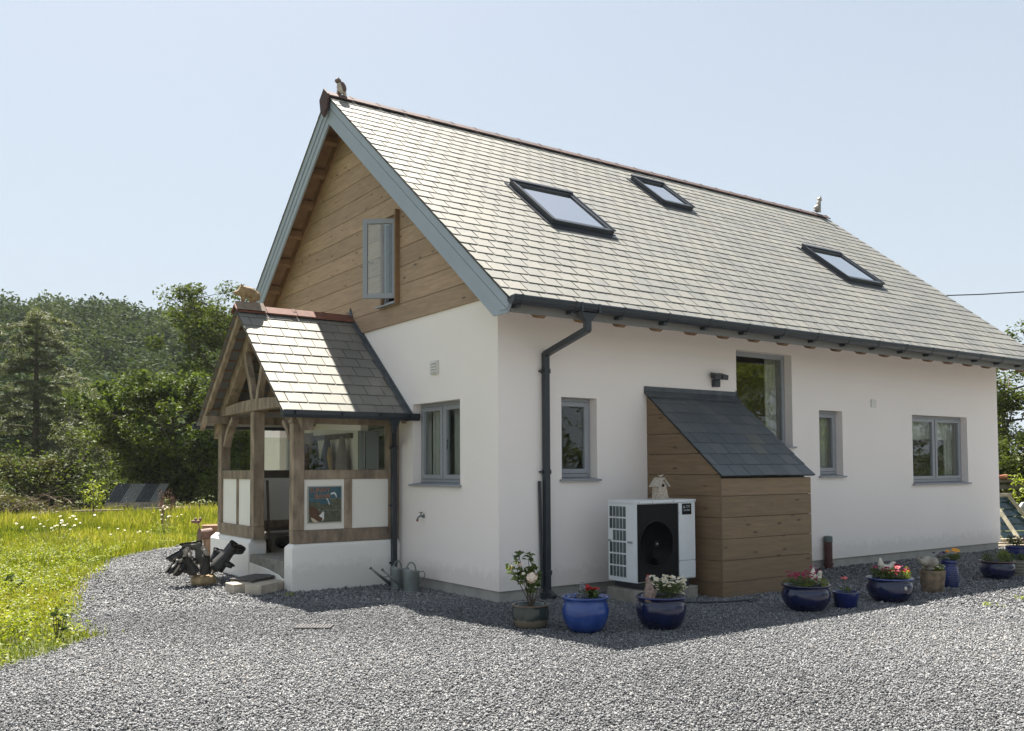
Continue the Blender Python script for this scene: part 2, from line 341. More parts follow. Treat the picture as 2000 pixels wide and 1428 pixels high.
struct(npmesh('meadow', np.stack([GX, GY, GZ], -1).reshape(-1, 3), F, MEADOW, np.zeros(len(F))))
b_ = MB(); b_.add([(x, y, -.004) for x, y in GPOLY], [tuple(range(len(GPOLY)))[::-1]]); struct(b_.build('gravel_ground', GRAVB))
b_ = MB(); b_.add([(x, y, 0.0) for x, y in [(-14, 28), (-8, 26.0), (-1, 24.6), (1.5, 24.3), (5, 24.5), (9, 26), (9, 33), (-14, 36)]], [tuple(range(8))]); struct(b_.build('dirt_track', DIRT))

def camdist(x, y): return np.hypot(x-CAM.x, y-CAM.y)
HOUSE = lambda x, y: ((x > .0) & (y > .02) & (y < 8.1) & (x < 11.6)) | ((x > -1.56) & (x < .1) & (y > 2.52) & (y < 5.95)) | ((x > 2.44) & (x < 4.17) & (y > -1.27) & (y < .1))
def stones(n, dmin, dmax, smin, smax, seed):
    r = np.random.default_rng(seed)
    D = np.sqrt(r.uniform(dmin**2, dmax**2, n)); A = YAW+r.uniform(-R(33), R(33), n)
    x = CAM.x+D*np.sin(A); y = CAM.y+D*np.cos(A)
    ok = inpoly(x, y, GPOLY) & ~HOUSE(x, y)
    j = r.normal(0, .06, ok.sum()); x = x[ok]+j; y = y[ok]+r.normal(0, .03, len(j)); n = len(x)
    base = np.array([(-1, -1, -.6), (1, -1, -.6), (1, 1, -.6), (-1, 1, -.6), (-.7, -.7, .7), (.7, -.7, .7), (.7, .7, .7), (-.7, .7, .7)])
    sz = r.uniform(smin, smax, n)*(1+.35*r.normal(0, .5, n)).clip(.5, 1.8)/2
    V = base[None]*(1+r.uniform(-.35, .35, (n, 8, 3)))*np.stack([np.ones(n)*1.15, r.uniform(.6, 1, n), r.uniform(.45, .8, n)], -1)[:, None]
    q = r.normal(size=(n, 4)); q[:, 0] *= 1; q[:, 1:3] *= .45; q /= np.linalg.norm(q, axis=1, keepdims=True)
    w_, a, b, c = q.T
    Rm = np.stack([1-2*(b*b+c*c), 2*(a*b-c*w_), 2*(a*c+b*w_), 2*(a*b+c*w_), 1-2*(a*a+c*c), 2*(b*c-a*w_), 2*(a*c-b*w_), 2*(b*c+a*w_), 1-2*(a*a+b*b)], -1).reshape(n, 3, 3)
    V = np.einsum('nij,nkj->nki', Rm, V)*sz[:, None, None]
    V += np.stack([x, y, sz*.35+r.uniform(-.004, .012, n)], -1)[:, None]
    f = np.array([(0, 3, 2, 1), (4, 5, 6, 7), (0, 1, 5, 4), (1, 2, 6, 5), (2, 3, 7, 6), (3, 0, 4, 7)])
    F = (f[None]+8*np.arange(n)[:, None, None]).reshape(-1, 4)
    tr = .07*np.sin(x*.9+1.3*np.sin(y*.6))+.06*np.sin(y*1.4+.8*x)   # worn and fresh patches
    return V.reshape(-1, 3), F, np.repeat(np.clip(r.beta(1.6, 2.0, n)+tr, 0, .985)+(r.random(n) > .985)*.02, 6)
parts = [stones(290000, 4.6, 11.5, .0085, .0165, 1), stones(170000, 11.0, 20, .014, .026, 2), stones(26000, 19.5, 32, .035, .055, 3)]
V = np.concatenate([p[0] for p in parts]); o = 0; FF = []
for p in parts: FF.append(p[1]+o); o += len(p[0])
struct(npmesh('gravel_stones', V, np.concatenate(FF), GRAV, np.concatenate([p[2] for p in parts])), 'stuff')

# ---------------------------------------------------------------- house
house = thing('house', 'white rendered house with steep slate roof, timber gable and oak porch', 'house', (0, 0, 0))
L_, W_ = 11.61, 8.12
ZR, ZE, YE, YR = 7.439, 3.494, -.865, 4.062
K = (ZR-ZE)/(YR-YE)
def roofz(y): return ZR-K*abs(y-YR)
def sheet_wall(mb, M, u0, u1, z0, z1, holes, depth, thick=.3):
    us = sorted({u0, u1, *[h[0] for h in holes], *[h[1] for h in holes]}); zs = sorted({z0, z1, *[h[2] for h in holes], *[h[3] for h in holes]})
    for i in range(len(us)-1):
        for j in range(len(zs)-1):
            uc = (us[i]+us[i+1])/2; zc = (zs[j]+zs[j+1])/2
            if any(h[0] < uc < h[1] and h[2] < zc < h[3] for h in holes): continue
            for d in (0, thick):
                mb.add([M(us[i], d, zs[j]), M(us[i+1], d, zs[j]), M(us[i+1], d, zs[j+1]), M(us[i], d, zs[j+1])], [(0, 1, 2, 3)], 0 if d == 0 else 1, .5)
    for a, b, c, d in holes:
        for q in ([(a, 0, c), (a, thick, c), (a, thick, d), (a, 0, d)], [(b, 0, c), (b, thick, c), (b, thick, d), (b, 0, d)], [(a, 0, d), (b, 0, d), (b, thick, d), (a, thick, d)], [(a, 0, c), (b, 0, c), (b, thick, c), (a, thick, c)]):
            mb.add([M(*p) for p in q], [(0, 1, 2, 3)], 0, .5)
MY = lambda u, d, z: (u, d, z)
MX = lambda u, d, z: (d, u, z)
H1 = (.955, 1.538, 1.469, 2.50); H2 = (4.205, 5.466, 1.921, 3.327); H3 = (6.12, 6.721, 1.463, 2.50); H4 = (8.709, 10.503, 1.305, 2.504)
HG = (.864, 2.107, 1.401, 2.493); HD = (2.95, 3.75, .40, 2.30); HB = (6.30, 7.15, .40, 2.45)
mb = MB()
sheet_wall(mb, MY, 0, L_, .144, 3.97, [H1, H2, H3, H4], 0)
sheet_wall(mb, MX, 0, W_, .144, 3.68, [HG, HD, HB], 0)
mb.add([(L_, 0, .144), (L_, W_, .144), (L_, W_, 3.95), (L_, YR, 7.15), (L_, 0, 3.95)], [(0, 1, 2, 3, 4)], 0, .5)
mb.add([(0, W_, .144), (L_, W_, .144), (L_, W_, 3.97), (0, W_, 3.97)], [(0, 1, 2, 3)], 0, .5)
mb.add([(0.0, 0, .1441), (L_, 0, .1441), (L_, .04, .1441), (0, .04, .1441)], [(0, 1, 2, 3)], 0, .5)
mb.add([(0.0, 0.04, .1441), (.04, .04, .1441), (.04, W_, .1441), (0, W_, .1441)], [(0, 1, 2, 3)], 0, .5)
mb.build('wall', [RENDER, INTW], house)
mb = MB(); mb.box(.03, L_-.03, .03, W_-.03, -.05, .1435); lab(mb.build('plinth', PLINTH, house), 'low grey concrete plinth under the white render')
mb = MB(); mb.box(.31, L_-.31, .31, W_-.31, .2, .38, 0, .5); mb.box(.31, L_-.02, .31, W_-.02, 3.50, 3.56, 1, .5)
mb.add([(2.9, .3, .38), (2.9, W_, .38), (2.9, W_, 3.5), (2.9, .3, 3.5)], [(0, 1, 2, 3)], 1, .5); mb.add([(.3, 3.9, .38), (L_, 3.9, .38), (L_, 3.9, 3.5), (.3, 3.9, 3.5)], [(0, 1, 2, 3)], 1, .5)
mb.build('interior_floor', [INTD, INTW], house)

# gable cladding boards with an opening for the loft window
OG = (2.45, 3.03, 3.985, 5.27)
mb = MB(); bh = .265; i = 0; z = 3.68
while z < 7.2:
    z1 = min(z+bh, 7.16); r = random.random()
    def span(z): t = (7.20-z)/K; return YR-t, YR+t
    a0, b0 = span(z); a1, b1 = span(z1-.004)
    a0 = max(a0, .02) if i == 0 else a0
    segs = [(a0, b0, a1, b1)]
    zc0, zc1 = z, z1-.006
    if zc1 > OG[2] and zc0 < OG[3]:
        segs = [(a0, OG[0], a1, OG[0]), (OG[1], b0, OG[1], b1)]
    for (p, q, p1, q1) in segs:
        mb.prism([(-.028, p, zc0), (-.028, q, zc0), (-.028, q1, zc1), (-.028, p1, zc1)], (.026, 0, 0), 0, r)
    if zc1 > OG[2] > zc0: mb.prism([(-.028, OG[0], zc0), (-.028, OG[1], zc0), (-.028, OG[1], OG[2]), (-.028, OG[0], OG[2])], (.026, 0, 0), 0, r)
    if zc1 > OG[3] > zc0: mb.prism([(-.028, OG[0], OG[3]), (-.028, OG[1], OG[3]), (-.028, OG[1], zc1), (-.028, OG[0], zc1)], (.026, 0, 0), 0, r)
    z += bh; i += 1
lab(mb.build('gable_cladding', CLAD_Y, house, bevel=.003), 'brown horizontal timber boards filling the gable')
mb = MB()   # dark backing behind the board joints
for p in ([(0, .2, 3.68), (0, OG[0], 3.68), (0, OG[0], roofz(OG[0])-.3), (0, .2, roofz(.2)-.3)], [(0, OG[0], 3.68), (0, OG[1], 3.68), (0, OG[1], OG[2]), (0, OG[0], OG[2])],
          [(0, OG[0], OG[3]), (0, OG[1], OG[3]), (0, OG[1], roofz(OG[1])-.3), (0, OG[0], roofz(OG[0])-.3)], [(0, OG[1], 3.68), (0, W_, 3.68), (0, W_, roofz(W_)-.3), (0, YR, ZR-.3), (0, OG[1], roofz(OG[1])-.3)]):
    mb.add(p, [tuple(range(len(p)))], 0, .5)
mb.build('gable_backing', INTD, house)

# slate courses: origin, along-eave axis u, up-slope axis v, as real overlapping slabs
def slates(mb, O, u, v, U, Vl, gauge=.2175, wd=.255, gap=.013, seed=1, skip=()):
    rr = random.Random(seed); O = Vector(O); u = Vector(u).normalized(); v = Vector(v).normalized(); n = u.cross(v).normalized()
    if n.z < 0: n = -n
    rows = int(math.ceil(Vl/gauge-.3)); gauge = Vl/rows
    mb.add([O-n*.002, O+u*U-n*.002, O+u*U+v*Vl-n*.002, O+v*Vl-n*.002], [(0, 1, 2, 3)], 1, .2)
    mb.add([O-n*.012, O+u*U-n*.012, O+u*U+v*Vl-n*.012, O+v*Vl-n*.012], [(0, 1, 2, 3)], 0, .2)
    for i in range(rows):
        x = -(wd/2 if i % 2 else 0)
        while x < U-.01:
            gg = gap*rr.uniform(.6, 1.5); a = max(x, 0)+gg/2; b = min(x+wd, U)-gg/2
            if b-a > .02:
                lo = i*gauge+rr.uniform(-.003, .003); hi = min((i+1)*gauge+.03, Vl); t = rr.uniform(.0135, .0165); th = .009; tw_ = rr.uniform(-.0015, .0015)
                lb = lo+rr.uniform(-.003, .003)
                P = []
                for h0, h1 in ((t-th, .001), (t, .004)):
                    for uu, vv, h in ((a, lo, h0-tw_), (b, lb, h0+tw_), (b, hi, h1), (a, hi, h1)): P.append(O+u*uu+v*vv+n*h)
                mb.hexa(P, 0, rr.random())
            x += wd
    return mb
XO, XB = -.44, L_+.44
SL = math.hypot(YR-YE, ZR-ZE); vd = ((0, (YR-YE)/SL, (ZR-ZE)/SL))
mb = MB(); slates(mb, (XO, YE, ZE-.02), (1, 0, 0), vd, XB-XO, SL, seed=4)
slates(mb, (XO, 2*YR-YE, ZE-.02), (1, 0, 0), (0, -vd[1], vd[2]), XB-XO, SL, seed=5)
roof = mb.build('roof', [SLATE, GAP_SHADE], house)
mb = MB()   # boarding under the slates
for sgn in (1, -1):
    ye = YR-sgn*(YR-YE); nrm = Vector((0, -sgn*vd[2], vd[1]))
    for a, b, c in ((-.36, L_+.36, .045),):
        P = [Vector((a, ye+sgn*.02, ZE-.02)), Vector((b, ye+sgn*.02, ZE-.02)), Vector((b, YR, ZR-.02)), Vector((a, YR, ZR-.02))]
        mb.prism([p-nrm*.02 for p in P], -nrm*.02, 0, .5)
mb.build('roof_boarding', RAFT, house)
# ridge tiles
def ridge_tiles(x0, x1, yc, zc, k, n, parent, half=.15, mat=TERRA):
    mb = MB(); st = (x1-x0)/n
    for i in range(n):
        a = x0+i*st; b = a+st-.006; t = .022; r = random.random()
        for s in (1, -1):
            P = [(yc, zc+.045), (yc+s*half, zc+.045-half*k), (yc+s*half, zc+.045-half*k-t), (yc, zc+.045-t*1.4)]
            mb.prism([(a, y, z) for y, z in P], (b-a, 0, 0), 0, r)
        mb.prism([(b-.05, yc-half*.5, zc+.05-half*.5*k), (b-.05, yc, zc+.055), (b-.05, yc+half*.5, zc+.05-half*.5*k)], (.05, 0, 0), 0, r)
    return mb.build('ridge_tiles', mat, parent, bevel=.004)
ridge_tiles(XO-.02, XB+.02, YR, ZR, K, 27, roof, .12)
mb = MB(); mb.prism([(XO-.05, YR, ZR+.075), (XO-.05, YR+.165, ZR-.06), (XO-.05, YR+.12, ZR-.27), (XO-.05, YR, ZR-.38), (XO-.05, YR-.12, ZR-.27), (XO-.05, YR-.165, ZR-.06)], (.035, 0, 0)); lab(mb.build('ridge_end_cap', TERRA, roof, bevel=.006), 'faceted dark red clay cap at the gable end of the ridge')
# barge boards: wide board, cover strip and soffit on both slopes, both ends
def barge(x, sg):
    for s, nm in ((1, 'near'), (-1, 'far')):
        def pt(y, dz): yy = YR-s*(YR-y); return (x, yy, roofz(y)-.035-dz)
        mb = MB()
        yb = -.5
        mb.prism([pt(YE+.01, 0), pt(YR, 0), pt(YR, .43), pt(yb, .43), pt(YE+.10, .43-K*(yb-YE-.10)*1.0), pt(YE+.01, .02)], (.03*sg, 0, 0), 0, .5)
        q = lambda y, dz: (x-.022*sg, YR-s*(YR-y), roofz(y)-.03-dz)
        mb.prism([q(YE, 0), q(YR, 0), q(YR, .15), q(YE+.06, .15)], (.021*sg, 0, 0), 0, .5)
        q2 = lambda y, dz: (x-.010*sg, YR-s*(YR-y), roofz(y)-.035-dz)
        mb.prism([q2(YE+.08, .162), q2(YR, .162), q2(YR, .285), q2(YE+.24, .285)], (.009*sg, 0, 0), 0, .5)
        mb.build('barge_board', BARGE, house, bevel=.002)
barge(-.40, 1); barge(L_+.40, -1)
# gable ladder: inner rafter, wall rafter and noggins seen under the verge
for s in (1, -1):
    mb = MB()
    for xx in (-.345, -.055):
        P = lambda y, dz: (xx, YR-s*(YR-y), roofz(y)-.09-dz)
        mb.prism([P(-.4, 0), P(YR-.08, 0), P(YR-.08, .20), P(-.2, .20)], (.045 if xx < -.2 else .03, 0, 0))
    for k_ in range(8):
        y = .1+k_*.5; yy = YR-s*(YR-y); z = roofz(y)-.09
        mb.hexa([(-.30, yy-.03, z-.12), (-.056, yy-.03, z-.12), (-.056, yy+.03, z-.12+.04*s), (-.30, yy+.03, z-.12+.04*s), (-.30, yy-.03, z-.02), (-.056, yy-.03, z-.02), (-.056, yy+.03, z-.02), (-.30, yy+.03, z-.02)])
    mb.build('gable_ladder', RAFT, house)
# eaves: fascia, rafter feet, gutter with brackets, downpipe
for s in (1, -1):
    def Yp(y): return YR-s*(YR-y)
    mb = MB(); y0, y1 = sorted((Yp(-.79), Yp(-.765))); mb.box(-.36, L_+.36, y0, y1, 3.335, 3.49, 0, .5); mb.build('fascia', FASC, house)
    if s == 1:
        for i in range(19):
            x = .10+i*.6135
            mb = MB(); y0_, y1_ = -.764, .06; w2 = .05
            zb = lambda y: roofz(y)-.255; zt = lambda y: roofz(y)-.085
            mb.prism([(x-w2, y0_, 3.335), (x-w2, y0_+.05, 3.312), (x-w2, y0_+.12, 3.33), (x-w2, y1_, zb(y1_)+.06), (x-w2, y1_, zt(y1_)), (x-w2, y0_, zt(y0_))], (2*w2, 0, 0)); mb.build('rafter_foot', RAFT, house)
    mb = MB(); yc = Yp(-.885); ra, n = .062, 12; prof = [(yc-.07, 3.500), (yc-.072, 3.475), (yc-.066, 3.445), (yc-.045, 3.418), (yc-.02, 3.408), (yc+.02, 3.408), (yc+.045, 3.418), (yc+.066, 3.445), (yc+.07, 3.49)]
    pin = [(yc+(y-yc)*.92, z+.006) for y, z in prof]
    mb.prism([(-.42, y, z) for y, z in prof+pin[::-1]], (L_+.84, 0, 0), 0, .5)
    mb.prism([(-.425, y, z) for y, z in prof], (.006, 0, 0), 0, .5)
    for dz in (3.46, 3.478): mb.box(-.42, L_+.42, yc-s*.074-.004, yc-s*.074+.004, dz, dz+.006, 0, .5)
    gut = mb.build('gutter', BLACK, house)
    for i in range(17 if s == 1 else 0):
        x = -.30+i*.735 if i else -.33
        mb = MB(); pr = [(yc+(y-yc)*1.06, z-.006 if z < 3.46 else z+.004) for y, z in prof]
        mb.prism([(x, y, z) for y, z in pr+[(yc+(y-yc)*.99, z) for y, z in prof][::-1]], (.022, 0, 0), 0, .5); mb.box(x-.02, x+.04, yc+.0, -.79, 3.375, 3.412, 0, .5); mb.box(x-.004, x+.026, yc-.085, yc-.06, 3.49, 3.505, 0, .5)
        mb.build('gutter_bracket', BLACK, gut)
mb = MB(); xo = .655; yg = -.885
for x in (xo-.13, xo+.13): mb.box(x-.014, x+.014, yg-.082, yg+.08, 3.396, 3.508, 0, .5)
mb.prism([(xo-.12, yg-.045, 3.40), (xo+.12, yg-.045, 3.40), (xo+.04, yg-.035, 3.30), (xo-.04, yg-.035, 3.30)], (0, .075, 0), 0, .5)
def sqtube(mb, pts, h=.036):
    for a, b in zip(pts[:-1], pts[1:]): mb.bar(a, b, 2*h, 2*h, (1, 0.01, 0) if abs((Vector(b)-Vector(a)).normalized().z) > .9 else (0, 0, 1), 0, .5)
sqtube(mb, [(xo, yg, 3.36), (xo, yg, 3.19)]); sqtube(mb, [(xo+.012, yg-.005, 3.215), (.672, -.055, 3.01)]); sqtube(mb, [(.672, -.058, 3.03), (.672, -.058, .07)])
for z in (2.80, 1.56, .33): mb.box(.672-.075, .672+.075, -.066, -.003, z-.012, z+.012, 0, .5); mb.box(.672-.043, .672+.043, -.102, -.02, z-.03, z+.03, 0, .5)
mb.prism([(.60, -.10, 0), (.745, -.10, 0), (.745, -.01, 0), (.60, -.01, 0)], (0, 0, .09), 0, .5)
mb.bar((.672, -.06, .10), (.70, -.16, .03), .08, .075, (0, 0, 1))
mb.bar((.585, -.03, 1.45), (.61, -.04, .15), .03, .03, (1, 0, 0))
lab(mb.build('downpipe', BLACK, house, bevel=.004), 'anthracite square downpipe cranking down from the long gutter')

# ---- windows
def window(M, h, depth, lights, sill=.05, mat=FRAME, parent=house, curtain=None, handle=None, fixed=False, ow=.045, sw=.058):
    a, b, c, d = h
    def bx(mb, u0, u1, d0, d1, z0, z1, mi=0):
        p = [M(u, dd, z) for z in (z0, z1) for u, dd in ((u0, d0), (u1, d0), (u1, d1), (u0, d1))]; mb.hexa(p, mi, .5)
    mb = MB(); e = .004
    bx(mb, a+e, a+ow, depth, depth+.06, c+.02, d-e); bx(mb, b-ow, b-e, depth, depth+.06, c+.02, d-e); bx(mb, a+ow, b-ow, depth, depth+.06, d-ow, d-e); bx(mb, a+ow, b-ow, depth, depth+.06, c+.02, c+.02+ow)
    n = len(lights)-1
    for k in range(1, n): bx(mb, lights[k]-.02, lights[k]+.02, depth, depth+.06, c+.02+ow, d-ow)
    fr = mb.build('window', mat, parent, bevel=.003)
    for k in range(n):
        u0 = lights[k]+(ow if k == 0 else .02)+.003; u1 = lights[k+1]-(ow if k == n-1 else .02)-.003; z0 = c+.02+ow+.003; z1 = d-ow-.003
        if not fixed:
            mb = MB(); f = -.012
            bx(mb, u0, u0+sw, depth+f, depth+.045, z0, z1); bx(mb, u1-sw, u1, depth+f, depth+.045, z0, z1); bx(mb, u0+sw, u1-sw, depth+f, depth+.045, z0, z0+sw); bx(mb, u0+sw, u1-sw, depth+f, depth+.045, z1-sw, z1)
            mb.build('sash', mat, fr, bevel=.004)
            u0 += sw; u1 -= sw; z0 += sw; z1 -= sw
        mb = MB(); bx(mb, u0-.006, u1+.006, depth+.018, depth+.024, z0-.006, z1+.006); mb.build('pane', GLASS, fr)
    mb = MB()
    p = [M(u, dd, z) for (u, dd, z) in ((a-.02, -sill, c-.035), (b+.02, -sill, c-.035), (b+.02, depth+.01, c-.02), (a-.02, depth+.01, c-.02), (a-.02, -sill, c-.008), (b+.02, -sill, c-.008), (b+.02, depth+.01, c+.018), (a-.02, depth+.01, c+.018))]
    p = [M(u, dd, z) for (u, dd, z) in ((a+.001, -sill, c-.03), (b-.001, -sill, c-.03), (b-.001, depth+.01, c-.02), (a+.001, depth+.01, c-.02), (a+.001, -sill, c-.004), (b-.001, -sill, c-.004), (b-.001, depth+.01, c+.018), (a+.001, depth+.01, c+.018))]
    mb.hexa(p, 0, .5); bx(mb, a-.035, a+.0, -sill, -.001, c-.03, c-.004); bx(mb, b+.0, b+.035, -sill, -.001, c-.03, c-.004)
    mb.build('window_sill', mat, fr, bevel=.002)
    if curtain:
        for (q0, q1, z0, z1) in curtain:
            mb = MB(); m_ = 26; pts = [(q0+(q1-q0)*i/m_, depth+.14+.018*math.sin(i*1.9)) for i in range(m_+1)]
            for (p0, p1) in zip(pts[:-1], pts[1:]): mb.add([M(p0[0], p0[1], z0), M(p1[0], p1[1], z0), M(p1[0], p1[1], z1), M(p0[0], p0[1], z1)], [(0, 1, 2, 3)], 0, .5)
            mb.build('curtain', CURT, fr)
    return fr
window(MY, H1, .134, [H1[0], H1[1]])
window(MY, H2, .134, [H2[0], H2[1]], fixed=True, ow=.07, curtain=[(H2[1]-.30, H2[1]-.06, H2[2], H2[3])])
window(MY, H3, .124, [H3[0], H3[1]], curtain=[(H3[0]+.28, H3[1]-.05, H3[2], H3[3])])
window(MY, H4, .124, [H4[0], (H4[0]+H4[1])/2, H4[1]], curtain=[(H4[0]+.05, H4[1]-.05, H4[3]-.42, H4[3]), (H4[1]-.34, H4[1]-.10, H4[2], H4[3]-.36)])
wg = window(MX, HG, .130, [HG[0], (HG[0]+HG[1])/2, HG[1]], curtain=[(HG[1]-.42, HG[1]-.12, HG[2], HG[3]), (HG[0]+.42, HG[0]+.55, HG[2], HG[3])])
mb = MB(); mb.tube([(.118, 1.36, 1.98), (.10, 1.36, 1.98), (.095, 1.34, 1.96), (.095, 1.34, 1.86)], .008, 6); mb.build('handle', BLACK, wg)
window(MX, HB, .130, [HB[0], HB[1]], curtain=[(HB[0]+.3, HB[1]-.06, HB[2], HB[3])])
# front door inside the porch
mb = MB(); a, b, c, d = HD
mb.box(.12, .18, a+.003, a+.07, c, d-.003); mb.box(.12, .18, b-.07, b-.003, c, d-.003); mb.box(.12, .18, a+.07, b-.07, d-.07, d-.003); door = mb.build('door', FRAMED, house, bevel=.004)
mb = MB(); mb.box(.135, .17, a+.074, a+.19, c+.02, d-.08); mb.box(.135, .17, b-.19, b-.074, c+.02, d-.08); mb.box(.135, .17, a+.19, b-.19, c+.02, c+.9); mb.box(.135, .17, a+.19, b-.19, d-.2, d-.08); mb.build('door_leaf', FRAMED, door, bevel=.004)
mb = MB(); mb.box(.15, .156, a+.18, b-.18, c+.89, d-.19); mb.build('pane', GLASS, door)
# loft casement, standing open
mb = MB(); a, b, c, d = OG
mb.box(-.10, .12, a-.022, a+.012, c-.03, d+.03); mb.box(-.004, .12, b-.012, b+.01, c, d); mb.box(-.004, .12, a+.012, b-.012, d-.03, d+.012); lw = mb.build('loft_window', RAFT, house, bevel=.003)
mb = MB(); mb.hexa([(-.11, a+.013, c-.03), (-.11, b+.03, c-.03), (.1, b+.03, c-.01), (.1, a+.013, c-.01), (-.11, a+.013, c-.008), (-.11, b+.03, c-.008), (.1, b+.03, c+.012), (.1, a+.013, c+.012)], 0, .5); mb.build('window_sill', FRAME, lw, bevel=.003)
mb = MB(); mb.box(.03, .08, a+.012, a+.06, c+.012, d-.03, 0, .5); mb.box(.03, .08, b-.06, b-.012, c+.012, d-.03, 0, .5); mb.box(.03, .08, a+.06, b-.06, c+.012, c+.06, 0, .5); mb.box(.03, .08, a+.06, b-.06, d-.08, d-.03, 0, .5); mb.build('window_frame', FRAME, lw)
ang = R(50); wS = .50; u_ = Vector((-math.sin(ang), math.cos(ang), 0)); nS = Vector((math.cos(ang), math.sin(ang), 0)); h0 = Vector((-.05, a+.02, 0)); z0, z1 = 4.035, 5.18
def sb(mb, s0, s1, q0, q1, t0=0, t1=.05): mb.hexa([h0+u_*s+nS*t+Vector((0, 0, z)) for z in (q0, q1) for s, t in ((s0, t0), (s1, t0), (s1, t1), (s0, t1))], 0, .5)
mb = MB(); sb(mb, 0, .07, z0, z1); sb(mb, wS-.07, wS, z0, z1); sb(mb, .07, wS-.07, z0, z0+.07); sb(mb, .07, wS-.07, z1-.07, z1); sash = mb.build('sash', FRAME, lw, bevel=.004); lab(sash, 'grey casement of the loft window standing open')
mb = MB(); sb(mb, .065, wS-.065, z0+.065, z1-.065, .02, .026); mb.build('pane', glass('loft_glass', (.93, .96, .94), 1.5, 6.0), lw)
mb = MB(); hp = h0+u_*(wS-.035)+nS*.06
mb.tube([hp+Vector((0, 0, 4.62)), hp+nS*.02-u_*.03+Vector((0, 0, 4.58)), hp+nS*.02-u_*.08+Vector((0, 0, 4.545)), hp+nS*.02-u_*.10+Vector((0, 0, 4.56)), hp+nS*.02-u_*.09+Vector((0, 0, 4.58))], .006, 6); mb.build('handle', BLACK, lw)
mb = MB(); pts = [(.13+.02*math.sin(i*2.1), a+.05+.24*i/16) for i in range(17)]
for p0, p1 in zip(pts[:-1], pts[1:]): mb.add([(p0[0], p0[1], c), (p1[0], p1[1], c), (p1[0], p1[1], d), (p0[0], p0[1], d)], [(0, 1, 2, 3)], 0, .5)
mb.build('curtain', CURT, lw)

# ---- skylights
nR = Vector((0, -vd[2], vd[1]))
def skylight(x0, x1, y0, y1, n_=0):
    vv = Vector(vd); O = Vector((x0, y0, roofz(y0)-.02)); Ls = (y1-y0)/vd[1]; Wd = x1-x0
    def bx(mb, a, b, c, d, h0, h1): mb.hexa([O+Vector((u, 0, 0))+vv*t+nR*h for h in (h0, h1) for u, t in ((a, c), (b, c), (b, d), (a, d))], 0, .5)
    mb = MB(); f = .075
    bx(mb, 0, f, 0, Ls, 0, .095); bx(mb, Wd-f, Wd, 0, Ls, 0, .095); bx(mb, f, Wd-f, 0, f, 0, .09); bx(mb, f, Wd-f, Ls-f*1.6, Ls, 0, .10)
    bx(mb, -.015, .02, -.01, Ls+.01, .09, .11); bx(mb, Wd-.02, Wd+.015, -.01, Ls+.01, .09, .11); bx(mb, -.015, Wd+.015, Ls-.06, Ls+.015, .101, .125)
    bx(mb, -.05, Wd+.05, -.11, .0, .018, .024); bx(mb, -.06, -.001, 0, Ls+.05, .016, .03); bx(mb, Wd+.001, Wd+.06, 0, Ls+.05, .016, .03)
    s = mb.build('skylight', BLACK, house, bevel=.004)
    mb = MB(); bx(mb, f-.005, Wd-f+.005, f-.005, Ls-f*1.6+.005, .066, .074); mb.build('pane', GLASSS, s)
    mb = MB(); bx(mb, f-.002, Wd-f+.002, f-.002, Ls-f*1.6+.002, .035, .04); mb.build('dark_loft_sheet', INTD, s)  # dark sheet under the pane stands in for the unlit loft
skylight(1.62, 2.76, 1.05, 2.09); skylight(5.34, 6.12, 2.66, 3.48); skylight(8.34, 9.48, 1.02, 1.99)

# ---- fixings on the walls
mb = MB(); mb.box(-.03, -.001, 1.39, 1.57, 2.862, 3.042, 0, .5)
for i in range(4): mb.hexa([(-.034, 1.405, 2.877+i*.039), (-.034, 1.555, 2.877+i*.039), (-.031, 1.555, 2.877+i*.039), (-.031, 1.405, 2.877+i*.039), (-.05, 1.405, 2.885+i*.039), (-.05, 1.555, 2.885+i*.039), (-.031, 1.555, 2.91+i*.039), (-.031, 1.405, 2.91+i*.039)], 0, .5)
lab(mb.build('wall_vent', OFFW, house, bevel=.003), 'small cream louvred vent high on the gable wall')
mb = MB(); mb.tube([(0, 1.79, .97), (-.05, 1.79, .97), (-.07, 1.80, .965)], [.02, .012, .012], 10); mb.tube([(-.05, 1.79, .97), (-.05, 1.79, 1.02)], .009, 8); mb.tube([(-.05, 1.75, 1.02), (-.05, 1.83, 1.02)], .007, 6); mb.tube([(-.065, 1.80, .97), (-.085, 1.81, .95), (-.09, 1.815, .925)], .012, 8); mb.tube([(-.003, 1.79, .97), (-.014, 1.79, .97)], .026, 12)
tap = mb.build('garden_tap', ZINC, house); mb = MB(); mb.tube([(-.09, 1.815, .93), (-.09, 1.815, .90)], .015, 8); mb.build('hose_connector', ORANGET, tap)
mb = MB(); mb.box(3.68, 3.79, -.07, -.002, 2.75, 2.86, 0, .5); mb.tube([(3.735, -.05, 2.85), (3.735, -.06, 2.89)], .02, 8, 0, .5)
fl = mb.build('floodlight', BLACK, house, bevel=.004)
for s in (-1, 1):
    c_ = Vector((3.745+s*.072, -.09, 2.905)); mb = MB(); mb.hexa([c_+Vector(q) for q in ((-.058, -.05, -.06), (.058, -.05, -.06), (.05, .05, -.03), (-.05, .05, -.03), (-.058, -.06, .01), (.058, -.06, .01), (.05, .05, .05), (-.05, .05, .05))]); h_ = mb.build('lamp_head', BLACK, fl, bevel=.004)
mb = MB(); mb.box(7.50, 7.635, -.022, -.001, 2.59, 2.72, 0, .5); mb.build('meter_box', OFFW, house, bevel=.004)

